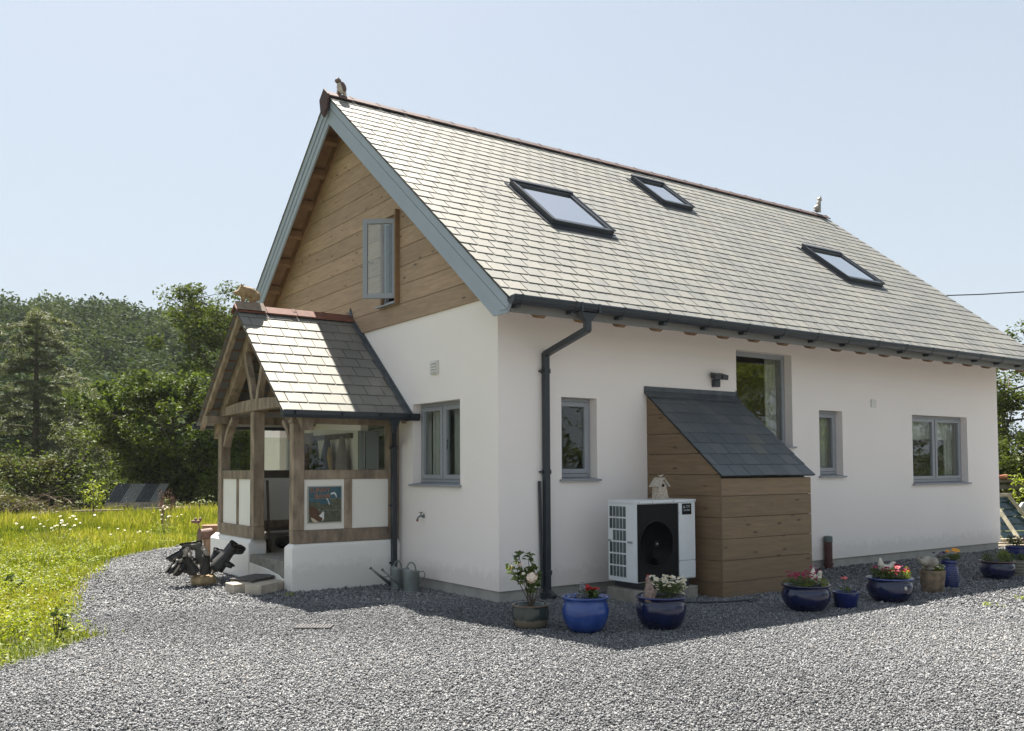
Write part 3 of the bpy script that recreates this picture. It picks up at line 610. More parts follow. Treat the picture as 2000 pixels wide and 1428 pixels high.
# ---------------------------------------------------------------- store (lean-to)
SX0, SX1, SY = 2.435, 4.175, -1.28
kS = (2.60-1.49)/(1.33)
def stz(y): return 1.49+kS*(y+1.33)
mb = MB(); z = 0.0; i = 0; st = .2645; bounds = [0, .19]
while bounds[-1] < 2.5: bounds.append(bounds[-1]+.2645)
for z0, z1 in zip(bounds[:-1], bounds[1:]):
    r = random.random()
    if z0 < 1.46:
        mb.box(SX0+.0, SX1, SY, SY+.022, z0+.003, min(z1, 1.47)-.003, 0, r)
        mb.box(SX1-.022, SX1, SY+.023, -.002, z0+.003, min(z1, 1.47)-.003, 0, r)
    top = min(z1-.003, 2.54)
    ys0 = SY+.002 if z0+.003 <= stz(SY)-.02 else (z0+.003+.02-1.49)/kS-1.33
    ys1 = SY+.002 if top <= stz(SY)-.02 else (top+.02-1.49)/kS-1.33
    if ys1 < -.01:
        mb2 = [(SX0-.002, ys0, z0+.003), (SX0-.002, -.002, z0+.003), (SX0-.002, -.002, top), (SX0-.002, ys1, top)]
        mb.prism(mb2, (-.022, 0, 0), 1, random.random())
store = mb.build('lean_to_store', [CLAD_X, wood('cladding_store_side', (.22, .15, .088), 1, knots=1, dark=.6, grain=.2, rv=.1)], house, bevel=.003)
lab(store, 'brown timber clad lean-to with a slate roof against the long wall')
mb = MB(); mb.box(SX0-.001, SX1-.024, SY+.024, -.003, 0, 1.45, 0, .5); mb.prism([(SX0-.001, SY+.05, 1.45), (SX0-.001, -.003, 1.45), (SX0-.001, -.003, 2.5), (SX0-.001, SY+.06, 1.46)], (SX1-SX0-.03, 0, 0), 0, .5); mb.build('store_backing', INTD, store)
mb = MB(); Ls = math.hypot(1.33, 2.60-1.49); slates(mb, (SX0-.045, -1.33, 1.495), (1, 0, 0), (0, 1.33/Ls, (2.60-1.49)/Ls), SX1-SX0+.075, Ls, .222, .262, .008, 9); mb.build('store_roof', [SLATED, GAP_SHADE], store)
mb = MB(); mb.prism([(SX0-.07, -.012, 2.70), (SX0-.07, -.004, 2.60), (SX0-.07, -.10, 2.545), (SX0-.07, -.11, 2.56), (SX0-.07, -.02, 2.64)], (SX1-SX0+.085, 0, 0)); mb.prism([(SX1+.005, -.004, 2.72), (SX1+.005, -.004, 2.58), (SX1+.005, -.10, 2.54), (SX1+.005, -.03, 2.64)], (.02, 0, 0)); lab(mb.build('store_flashing', LEAD, store), 'dark lead strip where the store roof meets the wall')
mb = MB(); mb.box(SX0-.03, SX0-.0245+.0, SY-.03, SY-.001, 0, 1.47); 
mb.build('corner_batten', CLAD_X, store)

# ---------------------------------------------------------------- porch
PX0, PY_0, PY_1 = -1.565, 2.50, 5.74
mb = MB()
def block(x0, x1, y0, y1, z1, ch=.05, front=True):   # low rendered wall with a chamfered top edge
    mb.hexa([(x0, y0, -.02), (x1, y0, -.02), (x1, y1, -.02), (x0, y1, -.02), (x0, y0, z1-ch), (x1, y0, z1-ch), (x1, y1, z1-ch), (x0, y1, z1-ch)], 0, .5)
    mb.hexa([(x0, y0, z1-ch), (x1, y0, z1-ch), (x1, y1, z1-ch), (x0, y1, z1-ch), (x0+ch, y0+ch, z1), (x1-.01, y0+ch, z1), (x1-.01, y1-ch, z1), (x0+ch, y1-ch, z1)], 0, .5)
block(PX0-.03, -.001, PY_0-.03, PY_0+.25, .625); block(PX0-.03, PX0+.24, 4.15, 6.0, .60, .07); block(PX0+.25, -.002, 5.70, 5.98, .60)
mb.prism([(PX0-.022, 2.78, -.02), (PX0-.022, 4.14, -.02), (PX0-.022, 4.14, .27), (PX0-.022, 3.4, .235), (PX0-.022, 2.95, .19), (PX0-.022, 2.78, .14)], (.03, 0, 0), 0, .5)
porch = mb.build('porch', LIME, house, bevel=.02); lab(porch, 'oak framed porch on low white walls in front of the gable')
mb = MB(); mb.box(PX0+.01, -.003, PY_0+.255, 5.69, -.02, .375); mb.box(PX0-.018, PX0+.009, 2.79, 4.13, .15, .378); lab(mb.build('porch_floor', CONC, porch, bevel=.008), 'rough grey concrete floor slab and step edge')
def beam(nm, *bx_, mat=OAK, bv=.008): m_ = MB(); m_.box(*bx_); return m_.build(nm, mat, porch, bevel=bv)
# sill beams
beam('sill_beam', PX0+.005, -.004, PY_0+.005, PY_0+.16, .628, .80); beam('sill_beam', PX0+.003, PX0+.17, 4.03, PY_1, .603, .775); beam('sill_beam', PX0+.18, -.004, PY_1-.15, PY_1-.01, .603, .775)
# posts
beam('post', PX0, PX0+.155, PY_0, PY_0+.15, .802, 2.22); beam('post', PX0, PX0+.165, 4.04, 4.19, .777, 2.46); beam('post', PX0, PX0+.15, PY_1-.19, PY_1-.02, .777, 2.335)
beam('post', -.16, -.005, PY_0, PY_0+.14, .802, 2.22); beam('post', -.15, -.006, PY_1-.16, PY_1-.02, .777, 2.22)
# middle rails, studs and panels
beam('rail', PX0+.157, -.162, PY_0+.012, PY_0+.11, 1.475, 1.60); beam('rail', PX0+.012, PX0+.11, 4.192, PY_1-.192, 1.47, 1.60); beam('rail', PX0+.152, -.152, PY_1-.13, PY_1-.03, 1.47, 1.60, mat=OAKD)
beam('stud', -.825, -.715, PY_0+.014, PY_0+.10, .802, 1.473); beam('stud', PX0+.014, PX0+.10, 4.79, 4.86, .777, 1.468)
for bx_ in ((PX0+.157, -.827, PY_0+.035, PY_0+.09, .802, 1.473), (-.713, -.162, PY_0+.035, PY_0+.09, .802, 1.473), (PX0+.035, PX0+.09, 4.192, 4.788, .777, 1.468), (PX0+.035, PX0+.09, 4.862, PY_1-.192, .777, 1.468), (PX0+.152, -.152, PY_1-.11, PY_1-.05, .777, 1.468)):
    beam('infill_panel', *bx_, mat=PANEL, bv=0)
# glazing of the upper side
mb = MB(); mb.box(PX0+.157, -.60, PY_0+.055, PY_0+.061, 1.602, 2.14); mb.build('pane', GLASSP, porch); mb = MB(); mb.box(PX0+.157+.0, -.162, PY_1-.08, PY_1-.074, 1.602, 2.14); mb.build('pane', GLASSP, porch)
beam('stud', -.60, -.53, PY_0+.02, PY_0+.09, 1.602, 2.14, mat=FRAMED); beam('stud', -.50, -.30, PY_0+.03, PY_0+.08, 1.602, 2.14, mat=FRAMED)
# plates and tie beam
beam('wall_plate', -1.58, -.004, PY_0+.0, PY_0+.15, 2.222, 2.37); beam('wall_plate', -1.82, -.004, PY_1-.27, PY_1-.12, 2.34, 2.46)
mb = MB(); n_ = 10; lo = []; hi = []
for i in range(n_+1):
    t = i/n_; y = PY_0+.02+t*(PY_1-PY_0-.08); a_ = 1-(2*t-1)**2; lo.append((PX0-.02, y, 2.455+.012*a_)); hi.append((PX0-.02, y, 2.56+.075*a_))
for i in range(n_): mb.prism([lo[i], lo[i+1], hi[i+1], hi[i]], (.165, 0, 0), 0, .4)
mb.build('tie_beam', OAK, porch)
RY, RZ, EZ, EH = 4.04, 3.967, 2.351, 1.912
kP = (RZ-EZ)/EH
def pz(y): return RZ-kP*abs(y-RY)
for s in (1, -1):
    for x0, x1, dz, th in ((-1.80, -1.73, .05, .11), (PX0-.01, PX0+.15, .07, .22), (-.9, -.83, .06, .11), (-.12, -.05, .06, .11)):
        mb = MB(); P = lambda t, q: (x0, RY-s*t, RZ-kP*t-dz-q); mb.prism([P(.02, 0), P(EH-.06, 0), P(EH-.06, th), P(.02, th)], (x1-x0, 0, 0)); mb.build('rafter', OAK if x0 < -1.6 and x0 < PX0 else OAK, porch, bevel=.005)
    mb = MB()
    for j in range(11):
        t = .12+j*.172*(EH/2.0); mb.box(-1.84, -.01, RY-s*t-.02, RY-s*t+.02, RZ-kP*t-.05, RZ-kP*t-.028)
    mb.build('roof_battens', RAFT, porch)
# struts from the tie beam, and the curved brace
for (ya, yb) in ((4.10, 4.47), (3.95, 3.62)):
    mb = MB(); mb.bar((PX0+.04, ya, 2.60), (PX0+.04, yb, pz(yb)-.27), .10, .09, (1, 0, 0)); mb.build('strut', OAK, porch, bevel=.005)
mb = MB(); c_ = [(PX0+.05, 5.42, 1.98), (PX0+.05, 5.33, 2.15), (PX0+.05, 5.20, 2.28), (PX0+.05, 5.02, 2.40)]
for p, q in zip(c_[:-1], c_[1:]): mb.bar(p, q, .08, .11, (1, 0, 0), 0, .6)
mb.build('brace', OAK, porch, bevel=.004)
mb = MB(); c_ = [(PX0+.05, 2.70, 2.02), (PX0+.05, 2.78, 2.15), (PX0+.05, 2.93, 2.27)]
for p, q in zip(c_[:-1], c_[1:]): mb.bar(p, q, .07, .09, (1, 0, 0), 0, .6)
mb.build('brace', OAK, porch, bevel=.004)
Lp = math.hypot(EH, RZ-EZ); mb = MB()
slates(mb, (-1.85, RY-EH, EZ-.02), (1, 0, 0), (0, EH/Lp, (RZ-EZ)/Lp), 1.84, Lp, .2275, .27, .009, 12); slates(mb, (-1.85, RY+EH, EZ-.02), (1, 0, 0), (0, -EH/Lp, (RZ-EZ)/Lp), 1.84, Lp, .2275, .27, .009, 13)
proof = mb.build('porch_roof', [SLATE, GAP_SHADE], porch)
ridge_tiles(-1.87, -.01, RY, RZ, kP, 4, porch, .13, ORANGET)
mb = MB()
for s in (1, -1):
    P = lambda t, q, x: (x, RY-s*t, RZ-kP*t+q); mb.prism([P(.05, .055, -.03), P(EH+.03, .055, -.03), P(EH+.03, .02, -.03), P(.05, .02, -.03)], (.026, 0, 0)); 
    mb.prism([P(.1, .012, -.08), P(EH+.02, .012, -.08), P(EH+.02, .02, -.08), P(.1, .02, -.08)], (.05, 0, 0))
mb.prism([(-.05, RY-.08, RZ+.0), (-.05, RY, RZ+.15), (-.05, RY+.08, RZ)], (.02, 0, 0))
lab(mb.build('porch_flashing', LEAD, porch), 'dark lead flashing along the wall edge of the porch roof')
for s in (1, -1):
    yc = RY-s*(EH+.055); mb = MB(); prof = [(yc-.055, 2.36), (yc-.055, 2.31), (yc-.035, 2.27), (yc+.035, 2.27), (yc+.055, 2.31), (yc+.055, 2.355)]
    mb.prism([(-1.88, y, z) for y, z in prof+[(yc+(y-yc)*.88, z+.008) for y, z in prof][::-1]], (1.95, 0, 0)); mb.prism([(-1.886, y, z) for y, z in prof], (.006, 0, 0)); mb.prism([(.062, y, z) for y, z in prof], (.012, 0, 0)) if s == 1 else None
    for x in (-1.75, -1.1, -.55, -.1): mb.prism([(x, yc+(y-yc)*1.08, z-.004) for y, z in prof+[(yc+(y-yc)*1.0, z+.002) for y, z in prof][::-1]], (.022, 0, 0))
    pg = mb.build('porch_gutter', BLACK, porch)
mb = MB(); yc = RY-EH-.055; mb.prism([(-.38, yc-.03, 2.275), (-.22, yc-.03, 2.275), (-.26, yc-.03, 2.18), (-.34, yc-.03, 2.18)], (0, .06, 0))
sqtube(mb, [(-.30, yc, 2.20), (-.30, yc+.02, 2.10)], .033); sqtube(mb, [(-.30, yc, 2.13), (-.118, PY_0-.065, 1.93)], .033); sqtube(mb, [(-.118, PY_0-.067, 1.95), (-.118, PY_0-.067, .05)], .034)
for z in (1.9, 1.1, .3): mb.box(-.178, -.058, PY_0-.07, PY_0-.02, z-.012, z+.012)
lab(mb.build('porch_downpipe', BLACK, porch, bevel=.004), 'anthracite square downpipe at the inner corner of the porch')
# tile picture on the infill panel: nine tiles
TP = (-1.345, -.88, .90, 1.372); mb = MB(); yt = PY_0+.034
mb.box(TP[0]-.012, TP[1]+.012, yt-.016, yt, TP[2]-.012, TP[3]+.012, 0, .5)
tile_g = pm('tile_grout', (.42, .40, .34), .7, .1, 9)
tp = mb.build('tile_picture', tile_g, porch); lab(tp, 'painted tile picture of nine tiles with sky, field and brown animal')
tsky = pm('tile_sky', (.035, .10, .13), .25, .3, 6); tgrass = pm('tile_field', (.045, .075, .05), .3, .6, 40, c2=(.14, .14, .08)); tbrown = pm('tile_brown', (.09, .035, .015), .3, .3, 20); tcream = pm('tile_cream', (.55, .45, .32), .3, .1, 10); twhite = pm('tile_white', (.7, .7, .66), .3, .05, 10); torange = pm('tile_orange', (.36, .12, .03), .3, .2, 10)
tw = (TP[1]-TP[0])/3; th = (TP[3]-TP[2])/3
for i in range(3):
    for j in range(3):
        mb = MB(); x0 = TP[0]+i*tw+.002; x1 = TP[0]+(i+1)*tw-.002; z0 = TP[2]+j*th+.002; z1 = TP[2]+(j+1)*th-.002
        if j == 1 and i < 2:
            zm = z0+.08 if i == 1 else z0+.11
            mb.box(x0, x1, yt-.021, yt-.0165, z0, zm, 1, .5); mb.box(x0, x1, yt-.021, yt-.0165, zm, z1, 0, .5)
        else: mb.box(x0, x1, yt-.021, yt-.0165, z0, z1, 0 if j == 2 else 1, .5)
        mb.build('tile', [tsky, tgrass], tp)
def tpoly(pts, mat, nm, y=.0225): # pts in 0..1 picture space
    mb = MB(); mb.prism([(TP[0]+u*(TP[1]-TP[0]), yt-y, TP[2]+v*(TP[3]-TP[2])) for u, v in pts], (0, .0013, 0), 0, .5); return mb.build(nm, mat, tp)
tpoly([(.02, .44), (.12, .46), (.25, .36), (.36, .22), (.47, .12), (.36, .04), (.2, .04), (.08, .14), (.02, .25)], tbrown, 'painted_animal')
tpoly([(.06, .14), (.13, .12), (.22, .06), (.3, .02), (.18, .0), (.1, .04)], tcream, 'painted_belly', .024)
tpoly([(.31, .19), (.38, .24), (.43, .31), (.47, .28), (.46, .2), (.47, .1), (.4, .02), (.42, .12), (.35, .15)], twhite, 'painted_tail', .024)
tpoly([(.66, .79), (.70, .83), (.78, .85), (.84, .80), (.86, .72), (.84, .68), (.82, .74), (.78, .79), (.72, .79), (.67, .77)], twhite, 'painted_blossom', .024)
tpoly([(.53, .66), (.58, .66), (.64, .50), (.62, .49), (.58, .60)], twhite, 'painted_stem', .024)
def text(s, size, M, mat, nm, parent, sx=1.0):
    cu = bpy.data.curves.new('t', 'FONT'); cu.body = s; cu.size = size; cu.align_x = 'CENTER'; cu.align_y = 'CENTER'; cu.extrude = .0004; cu.resolution_u = 3
    o = bpy.data.objects.new('t', cu); col.objects.link(o); bpy.context.view_layer.update()
    me = bpy.data.meshes.new_from_object(o.evaluated_get(bpy.context.evaluated_depsgraph_get())); bpy.data.objects.remove(o)
    me.materials.clear(); me.materials.append(mat); me.transform(M @ Matrix.Diagonal((sx, 1, 1, 1))); me.transform(Matrix.Translation(-ORG[parent]))
    o = bpy.data.objects.new(nm, me); col.objects.link(o); o.parent = parent; ORG[o] = ORG[parent]; return o
RX90 = Matrix.Rotation(R(90), 4, 'X')
text('SUNNY', .088, Matrix.Translation((TP[0]+.16, yt-.0235, TP[2]+.425)) @ RX90, torange, 'painted_lettering', tp)
text('BANK', .088, Matrix.Translation((TP[0]+.20, yt-.0235, TP[2]+.345)) @ RX90, torange, 'painted_lettering', tp)

# ---------------------------------------------------------------- coats and porch contents
rack = MB(); rack.box(-.05, -.002, 4.02, 5.50, 2.09, 2.17)
for y in (4.2, 4.5, 4.8, 5.1, 5.35): rack.tube([(-.05, y, 2.13), (-.11, y, 2.12), (-.13, y, 2.15)], .008, 6)
rk = rack.build('coat_rack', OAKD, None, org=(0, 4.7, 2.1)); tag(rk, 'dark wooden coat rack with pegs on the wall inside the porch', 'coat rack')
def coat(y, wd, z0, z1, mat, label, lean=0, x=-.12):
    mb = MB(); n = 18; rows = 8; vs = []
    for i in range(rows+1):
        t = i/rows; z = z1+(z0-z1)*t; hw = wd*(.10+.90*min(1, t*1.1)**.85)/2; dp = .04+.05*min(1, t*2)
        for j in range(n):
            a_ = 2*math.pi*j/n; f_ = 1+.09*math.sin(a_*5+y*9)*t; vs.append((x+math.sin(a_)*dp*f_, y+lean*t+math.cos(a_)*hw*f_, z))
    fs = [(i*n+j, i*n+(j+1) % n, (i+1)*n+(j+1) % n, (i+1)*n+j) for i in range(rows) for j in range(n)]+[tuple(range(n))[::-1], tuple(range(rows*n, rows*n+n))]
    mb.add(vs, fs); o = mb.build('coat', mat, None, smooth=True, org=(x, y, z1)); tag(o, label, 'coat', 'coats hanging in the porch'); return o
coat(4.74, .74, 1.20, 2.10, pm('navy_cloth', (.035, .042, .06), .9, .2, 6), 'navy blue coat hanging in the porch beside a grey one')
coat(4.16, .46, 1.22, 2.12, pm('grey_cloth', (.20, .17, .145), .9, .2, 6), 'grey brown coat nearest the door end of the rack')
coat(5.62, .44, 1.24, 2.08, pm('maroon_cloth', (.09, .03, .022), .9, .4, 14), 'dark red coat at the far end of the rack')
coat(5.22, .16, 1.30, 2.08, pm('green_cloth', (.03, .04, .02), .9, .2, 6), 'narrow dark green coat between the red and navy coats')
mb = MB(); mb.tube([(-.21, 4.42, 1.95), (-.23, 4.38, 1.80), (-.22, 4.32, 1.5), (-.20, 4.30, 1.2)], [.03, .05, .022, .018], 8); o = mb.build('scarf', pm('mustard_cloth', (.36, .24, .08), .9, .2, 9), None, smooth=True, org=(-.21, 4.4, 1.95)); tag(o, 'mustard yellow scarf hanging over the navy coat', 'scarf')
mb = MB(); mb.box(-1.30, -.3, 5.30, 5.60, .62, .66); mb.box(-1.28, -1.22, 5.32, 5.58, .377, .618); mb.box(-.40, -.34, 5.32, 5.58, .377, .618); o = mb.build('bench', OAKD, None, org=(-.8, 5.45, .377)); tag(o, 'low dark bench against the far side inside the porch', 'bench')
mb = MB(); mb.bar((-1.22, 4.32, .40), (-1.30, 4.20, 1.45), .03, .03, (1, 0, 0)); mb.bar((-1.20, 4.34, .378), (-1.215, 4.33, .55), .22, .03, (1, 0, 0)); o = mb.build('broom', OAKD, None, org=(-1.22, 4.32, .38)); tag(o, 'dark broom leaning inside the porch behind the door post', 'broom')
mb = MB(); mb.ell((-.75, 4.9, .47), (.17, .22, .10)); mb.ell((-.62, 4.75, .50), (.12, .12, .12)); o = mb.build('bag', RUBBER, None, remesh=.02, org=(-.75, 4.9, .377)); tag(o, 'crumpled black bag on the porch floor in the doorway', 'bag')

# ---------------------------------------------------------------- statues on the ridges
PIGM = pm('sandy_stoneware', (.30, .20, .10), .8, .3, 14, .3, 60)
pg = thing('pig_statue', 'sandy clay pig sculpture on the ridge of the porch roof', 'pig statue', (-1.62, RY, RZ+.05))
mb = MB(); X = -1.83; Z = RZ+.10
mb.ell((X+.19, RY, Z+.125), (.135, .07, .082), Matrix.Rotation(R(14), 3, 'Y')); mb.ell((X+.10, RY, Z+.145), (.075, .062, .075)); mb.ell((X+.28, RY, Z+.085), (.068, .068, .075))
mb.tube([(X+.08, RY, Z+.14), (X+.02, RY, Z+.10), (X-.03, RY, Z+.10)], [.062, .045, .026], 10); mb.ell((X-.035, RY, Z+.10), (.012, .026, .026))
for s in (-1, 1):
    mb.tube([(X+.09, RY+s*.035, Z+.09), (X+.10, RY+s*.038, Z+.04), (X+.095, RY+s*.04, Z-.005)], [.036, .026, .024], 8); mb.ell((X+.275, RY+s*.05, Z+.06), (.06, .03, .06)); mb.tube([(X+.24, RY+s*.05, Z+.05), (X+.215, RY+s*.05, Z+.0)], [.026, .02], 8)
    mb.tube([(X+.07, RY+s*.03, Z+.185), (X+.045, RY+s*.05, Z+.245)], [.030, .006], 6)
mb.tube([(X+.335, RY, Z+.12), (X+.36, RY, Z+.13), (X+.35, RY, Z+.145)], .009, 6)
mb.build('pig_body', PIGM, pg, remesh=.009)
mb = MB(); mb.prism([(-1.84, RY-.15, RZ-.05), (-1.84, RY-.03, RZ+.085), (-1.84, RY+.03, RZ+.085), (-1.84, RY+.15, RZ-.05), (-1.84, RY+.12, RZ-.05), (-1.84, RY, RZ+.06), (-1.84, RY-.12, RZ-.05)], (.40, 0, 0)); mb.build('saddle_base', pm('grey_saddle', (.26, .20, .15), .8, .2, 12), pg, bevel=.004)
ow = thing('owl_statue', 'brown and white owl ornament perched on the front end of the main ridge', 'owl statue', (-.22, YR, ZR+.06)); X = -.20; Z = ZR+.055
mb = MB(); mb.ell((X, YR, Z+.095), (.062, .062, .095), Matrix.Rotation(R(-16), 3, 'Y')); mb.tube([(X+.03, YR, Z+.07), (X+.065, YR, Z+.02), (X+.08, YR, Z-.03)], [.045, .035, .022], 8); mb.tube([(X-.02, YR, Z+.05), (X-.02, YR, Z-.005)], [.05, .04], 8); mb.build('owl_body', pm('owl_cream', (.46, .40, .33), .8, .2, 30), ow, remesh=.007)
mb = MB(); mb.ell((X-.045, YR, Z+.195), (.052, .05, .042)); mb.tube([(X-.09, YR, Z+.19), (X-.108, YR, Z+.178)], [.012, .003], 6)
for s in (-1, 1): mb.tube([(X-.05, YR+s*.03, Z+.215), (X-.055, YR+s*.038, Z+.242)], [.014, .004], 6)
mb.build('owl_head', pm('owl_head', (.16, .12, .10), .8, .5, 30), ow, remesh=.006)
for s in (-1, 1):
    mb = MB(); mb.ell((X+.025, YR+s*.045, Z+.105), (.045, .025, .082), Matrix.Rotation(R(-24), 3, 'Y')); mb.build('wing', pm('owl_wing%d' % (s+1), (.12, .08, .07), .8, .2, 12), ow, smooth=True)
    mb = MB(); mb.ell((X-.083, YR+s*.02, Z+.205), (.008, .012, .012)); mb.build('eye', RUBBER, ow, smooth=True)
    mb = MB(); mb.ell((X-.035, YR+s*.025, Z+.008), (.03, .015, .012)); mb.build('claw', RUBBERG, ow, smooth=True)
ct = thing('cat_statue', 'small pale seated cat ornament at the far end of the main ridge', 'cat statue', (L_+.15, YR, ZR+.06)); X = L_+.12; Z = ZR+.06
mb = MB(); mb.ell((X, YR, Z+.09), (.10, .07, .09)); mb.ell((X+.05, YR, Z+.19), (.055, .055, .13), Matrix.Rotation(R(10), 3, 'Y')); mb.tube([(X+.09, YR, Z+.18), (X+.11, YR, Z+.02)], [.03, .02], 8); mb.tube([(X-.09, YR, Z+.05), (X-.13, YR, Z+.04), (X-.1, YR-.05, Z+.02)], .018, 6)
mb.ell((X+.09, YR, Z+.32), (.06, .052, .05)); mb.ell((X+.14, YR, Z+.305), (.03, .025, .02))
for s in (-1, 1): mb.tube([(X+.08, YR+s*.035, Z+.35), (X+.075, YR+s*.05, Z+.415)], [.024, .005], 6)
mb.build('cat_body', pm('cat_glaze', (.30, .27, .24), .5, .6, 9), ct, remesh=.011)

# ---------------------------------------------------------------- heat pump
hp = thing('heat_pump', 'white box heat pump with black fan grille standing on concrete blocks', 'heat pump', (1.75, -.78, .1))
X0, X1, Y0, Y1, Z0, Z1 = 1.25, 2.225, -1.04, -.53, .25, 1.215
mb = MB(); mb.box(X0+.003, X1, Y0+.012, Y1, Z0, Z1-.035); mb.box(X0-.004, X1+.006, Y0-.006, Y1+.004, Z1-.033, Z1)
mb.box(X0+.003, X0+.006, Y0, Y0+.011, Z0, Z1-.035); mb.build('casing', WHITE, hp, bevel=.006)
mb = MB(); mb.box(X0+.012, X0+.67, Y0-.012, Y0+.010, Z0+.012, Z1-.045); fp = mb.build('fan_panel', BLACKG, hp, bevel=.006)
mb = MB(); cx_, cz_ = X0+.30, .70; n = 40; rr = .275
mb.lathe([(rr+.012, 0), (rr+.012, .008), (rr-.004, .014), (rr-.012, .006), (rr-.012, 0)], 0, 0, 0, n); 
for k_ in range(8): rad = .05+k_*.03; mb.lathe([(rad+.002, .004), (rad+.002, .008), (rad-.002, .008), (rad-.002, .004)], n=n)
for k_ in range(12): a_ = k_*math.pi/6; mb.bar((.03*math.cos(a_), .03*math.sin(a_), .006), (rr*math.cos(a_), rr*math.sin(a_), .006), .004, .004)
Mx = Matrix.Translation((cx_, Y0-.013, cz_)) @ RX90; mb.v = [tuple(Mx @ Vector(p)) for p in mb.v]; mb.build('fan_grille', BLACKG, fp)
mb = MB()
for k_ in range(3):
    a0 = k_*2*math.pi/3+.9; P = []
    for t in range(7):
        a_ = a0+(t/6-.5)*.95; P.append((cx_+.25*math.cos(a_), Y0-.0135, cz_+.25*math.sin(a_)))
    mb.prism([(cx_+.03*math.cos(a0-.7), Y0-.0135, cz_+.03*math.sin(a0-.7))]+P+[(cx_+.03*math.cos(a0+.7), Y0-.0135, cz_+.03*math.sin(a0+.7))], (0, -.003, 0))
mb.tube([(cx_, Y0-.013, cz_), (cx_, Y0-.024, cz_)], .035, 16); mb.build('fan_blades', pm('fan_grey', (.014, .014, .015), .7, .1, 4), fp)
mb = MB(); mb.tube([(cx_, Y0-.026, cz_), (cx_, Y0-.029, cz_)], .007, 8); mb.build('fan_bolt', WHITE, fp)
mb = MB(); mb.box(X0+.685, X1-.01, Y0-.006, Y0+.011, Z0+.225, Z1-.04); mb.box(X0+.685, X1-.01, Y0-.006, Y0+.011, Z0+.012, Z0+.218)
mb.build('front_cover', WHITE, hp, bevel=.003)
mb = MB(); BX0, BX1, BZ0, BZ1 = X1-.235, X1-.075, 1.03, 1.165; mb.box(BX0, BX1, Y0-.010, Y0-.0065, BZ0, BZ1); bd = mb.build('badge', BLACKG, hp, bevel=.003)
SILV = pm('badge_silver', (.55, .56, .56), .4, .05, 9)
mb = MB()
for q, (dx, dz) in enumerate(((0, .0), (0, 0), (0, 0))):
    a_ = R(90+120*q); c0 = Vector((BX0+.034, 0, BZ0+.090)); d_ = Vector((math.cos(a_), 0, math.sin(a_))); p_ = Vector((-d_.z, 0, d_.x)); s_ = .022
    mb.prism([c0+Vector((0, Y0-.0115, 0)), c0+d_*s_*.5+p_*s_*.29+Vector((0, Y0-.0115, 0)), c0+d_*s_+Vector((0, Y0-.0115, 0)), c0+d_*s_*.5-p_*s_*.29+Vector((0, Y0-.0115, 0))], (0, .0012, 0))
mb.build('badge_emblem', SILV, bd)
text('MITSUBISHI', .014, Matrix.Translation((BX0+.102, Y0-.011, BZ0+.108)) @ RX90, SILV, 'badge_lettering', bd); text('ELECTRIC', .016, Matrix.Translation((BX0+.102, Y0-.011, BZ0+.09)) @ RX90, SILV, 'badge_lettering', bd); text('ecodan', .038, Matrix.Translation((BX0+.08, Y0-.011, BZ0+.055)) @ RX90, SILV, 'badge_lettering', bd)
# side louvres: dark coil openings in five columns and six rows
mb = MB()
for j in range(6):
    for i in range(5):
        y0 = Y0+.195+i*.060; z0 = Z0+.055+j*.143
        if i == 4 and j == 3: continue
        mb.box(X0-.002, X0+.0028, y0, y0+.044, z0, z0+.122, 0, .5)
mb.build('side_louvre', pm('coil_dark', (.035, .05, .05), .5, .3, 30), hp)
mb = MB()
for j in range(6):
    for i in range(4):
        y0 = Y0+.195+i*.060; z0 = Z0+.055+j*.143
        for q in range(8): mb.box(X0-.0045, X0-.0021, y0, y0+.044, z0+.006+q*.0145, z0+.0095+q*.0145, 0, .5)
mb.build('coil_fins', pm('coil_fin', (.25, .28, .28), .5, .1, 9), hp)
mb = MB(); mb.box(X0-.012, X0+.001, Y0+.08, Y0+.15, .71, .735); mb.box(X0-.012, X0+.001, Y1-.05, Y1-.01, .715, .74); mb.build('handle', pm('handle_grey', (.3, .3, .3), .5, .1, 9), hp)
mb = MB()
for x in (X0+.25, X0+.60, X1-.02, X0+.03): mb.tube([(x, Y0-.006, Z1-.017), (x, Y0-.010, Z1-.017)], .006, 6)
for x, z in ((X0+.69, 1.05), (X0+.69, .47), (X0+.69, .29), (X1-.02, .29)): mb.tube([(x, Y0-.006, z), (x, Y0-.010, z)], .005, 6)
mb.build('screws', BLACK, hp)
for x in (X0+.12, X1-.22):
    mb = MB(); mb.box(x, x+.07, Y0-.03, Y1+.03, .165, .25); mb.build('foot', BLACK, hp, bevel=.004)
mb = MB(); mb.tube([(X1-.02, -.75, .33), (X1+.04, -.75, .30), (X1+.05, -.78, .15)], .03, 8); mb.build('pipe', BLACK, hp)
for i, (x, nm) in enumerate(((X0+.02, 'left'), (X1-.32, 'right'))):
    mb = MB(); mb.box(x, x+.30, Y0-.05, Y1+.05, -.01, .163); o = mb.build('concrete_block', CONC, None, bevel=.01, org=(x+.15, -.78, 0)); tag(o, 'rough concrete block under the %s side of the white heat pump' % nm, 'concrete block', 'blocks under the heat pump')
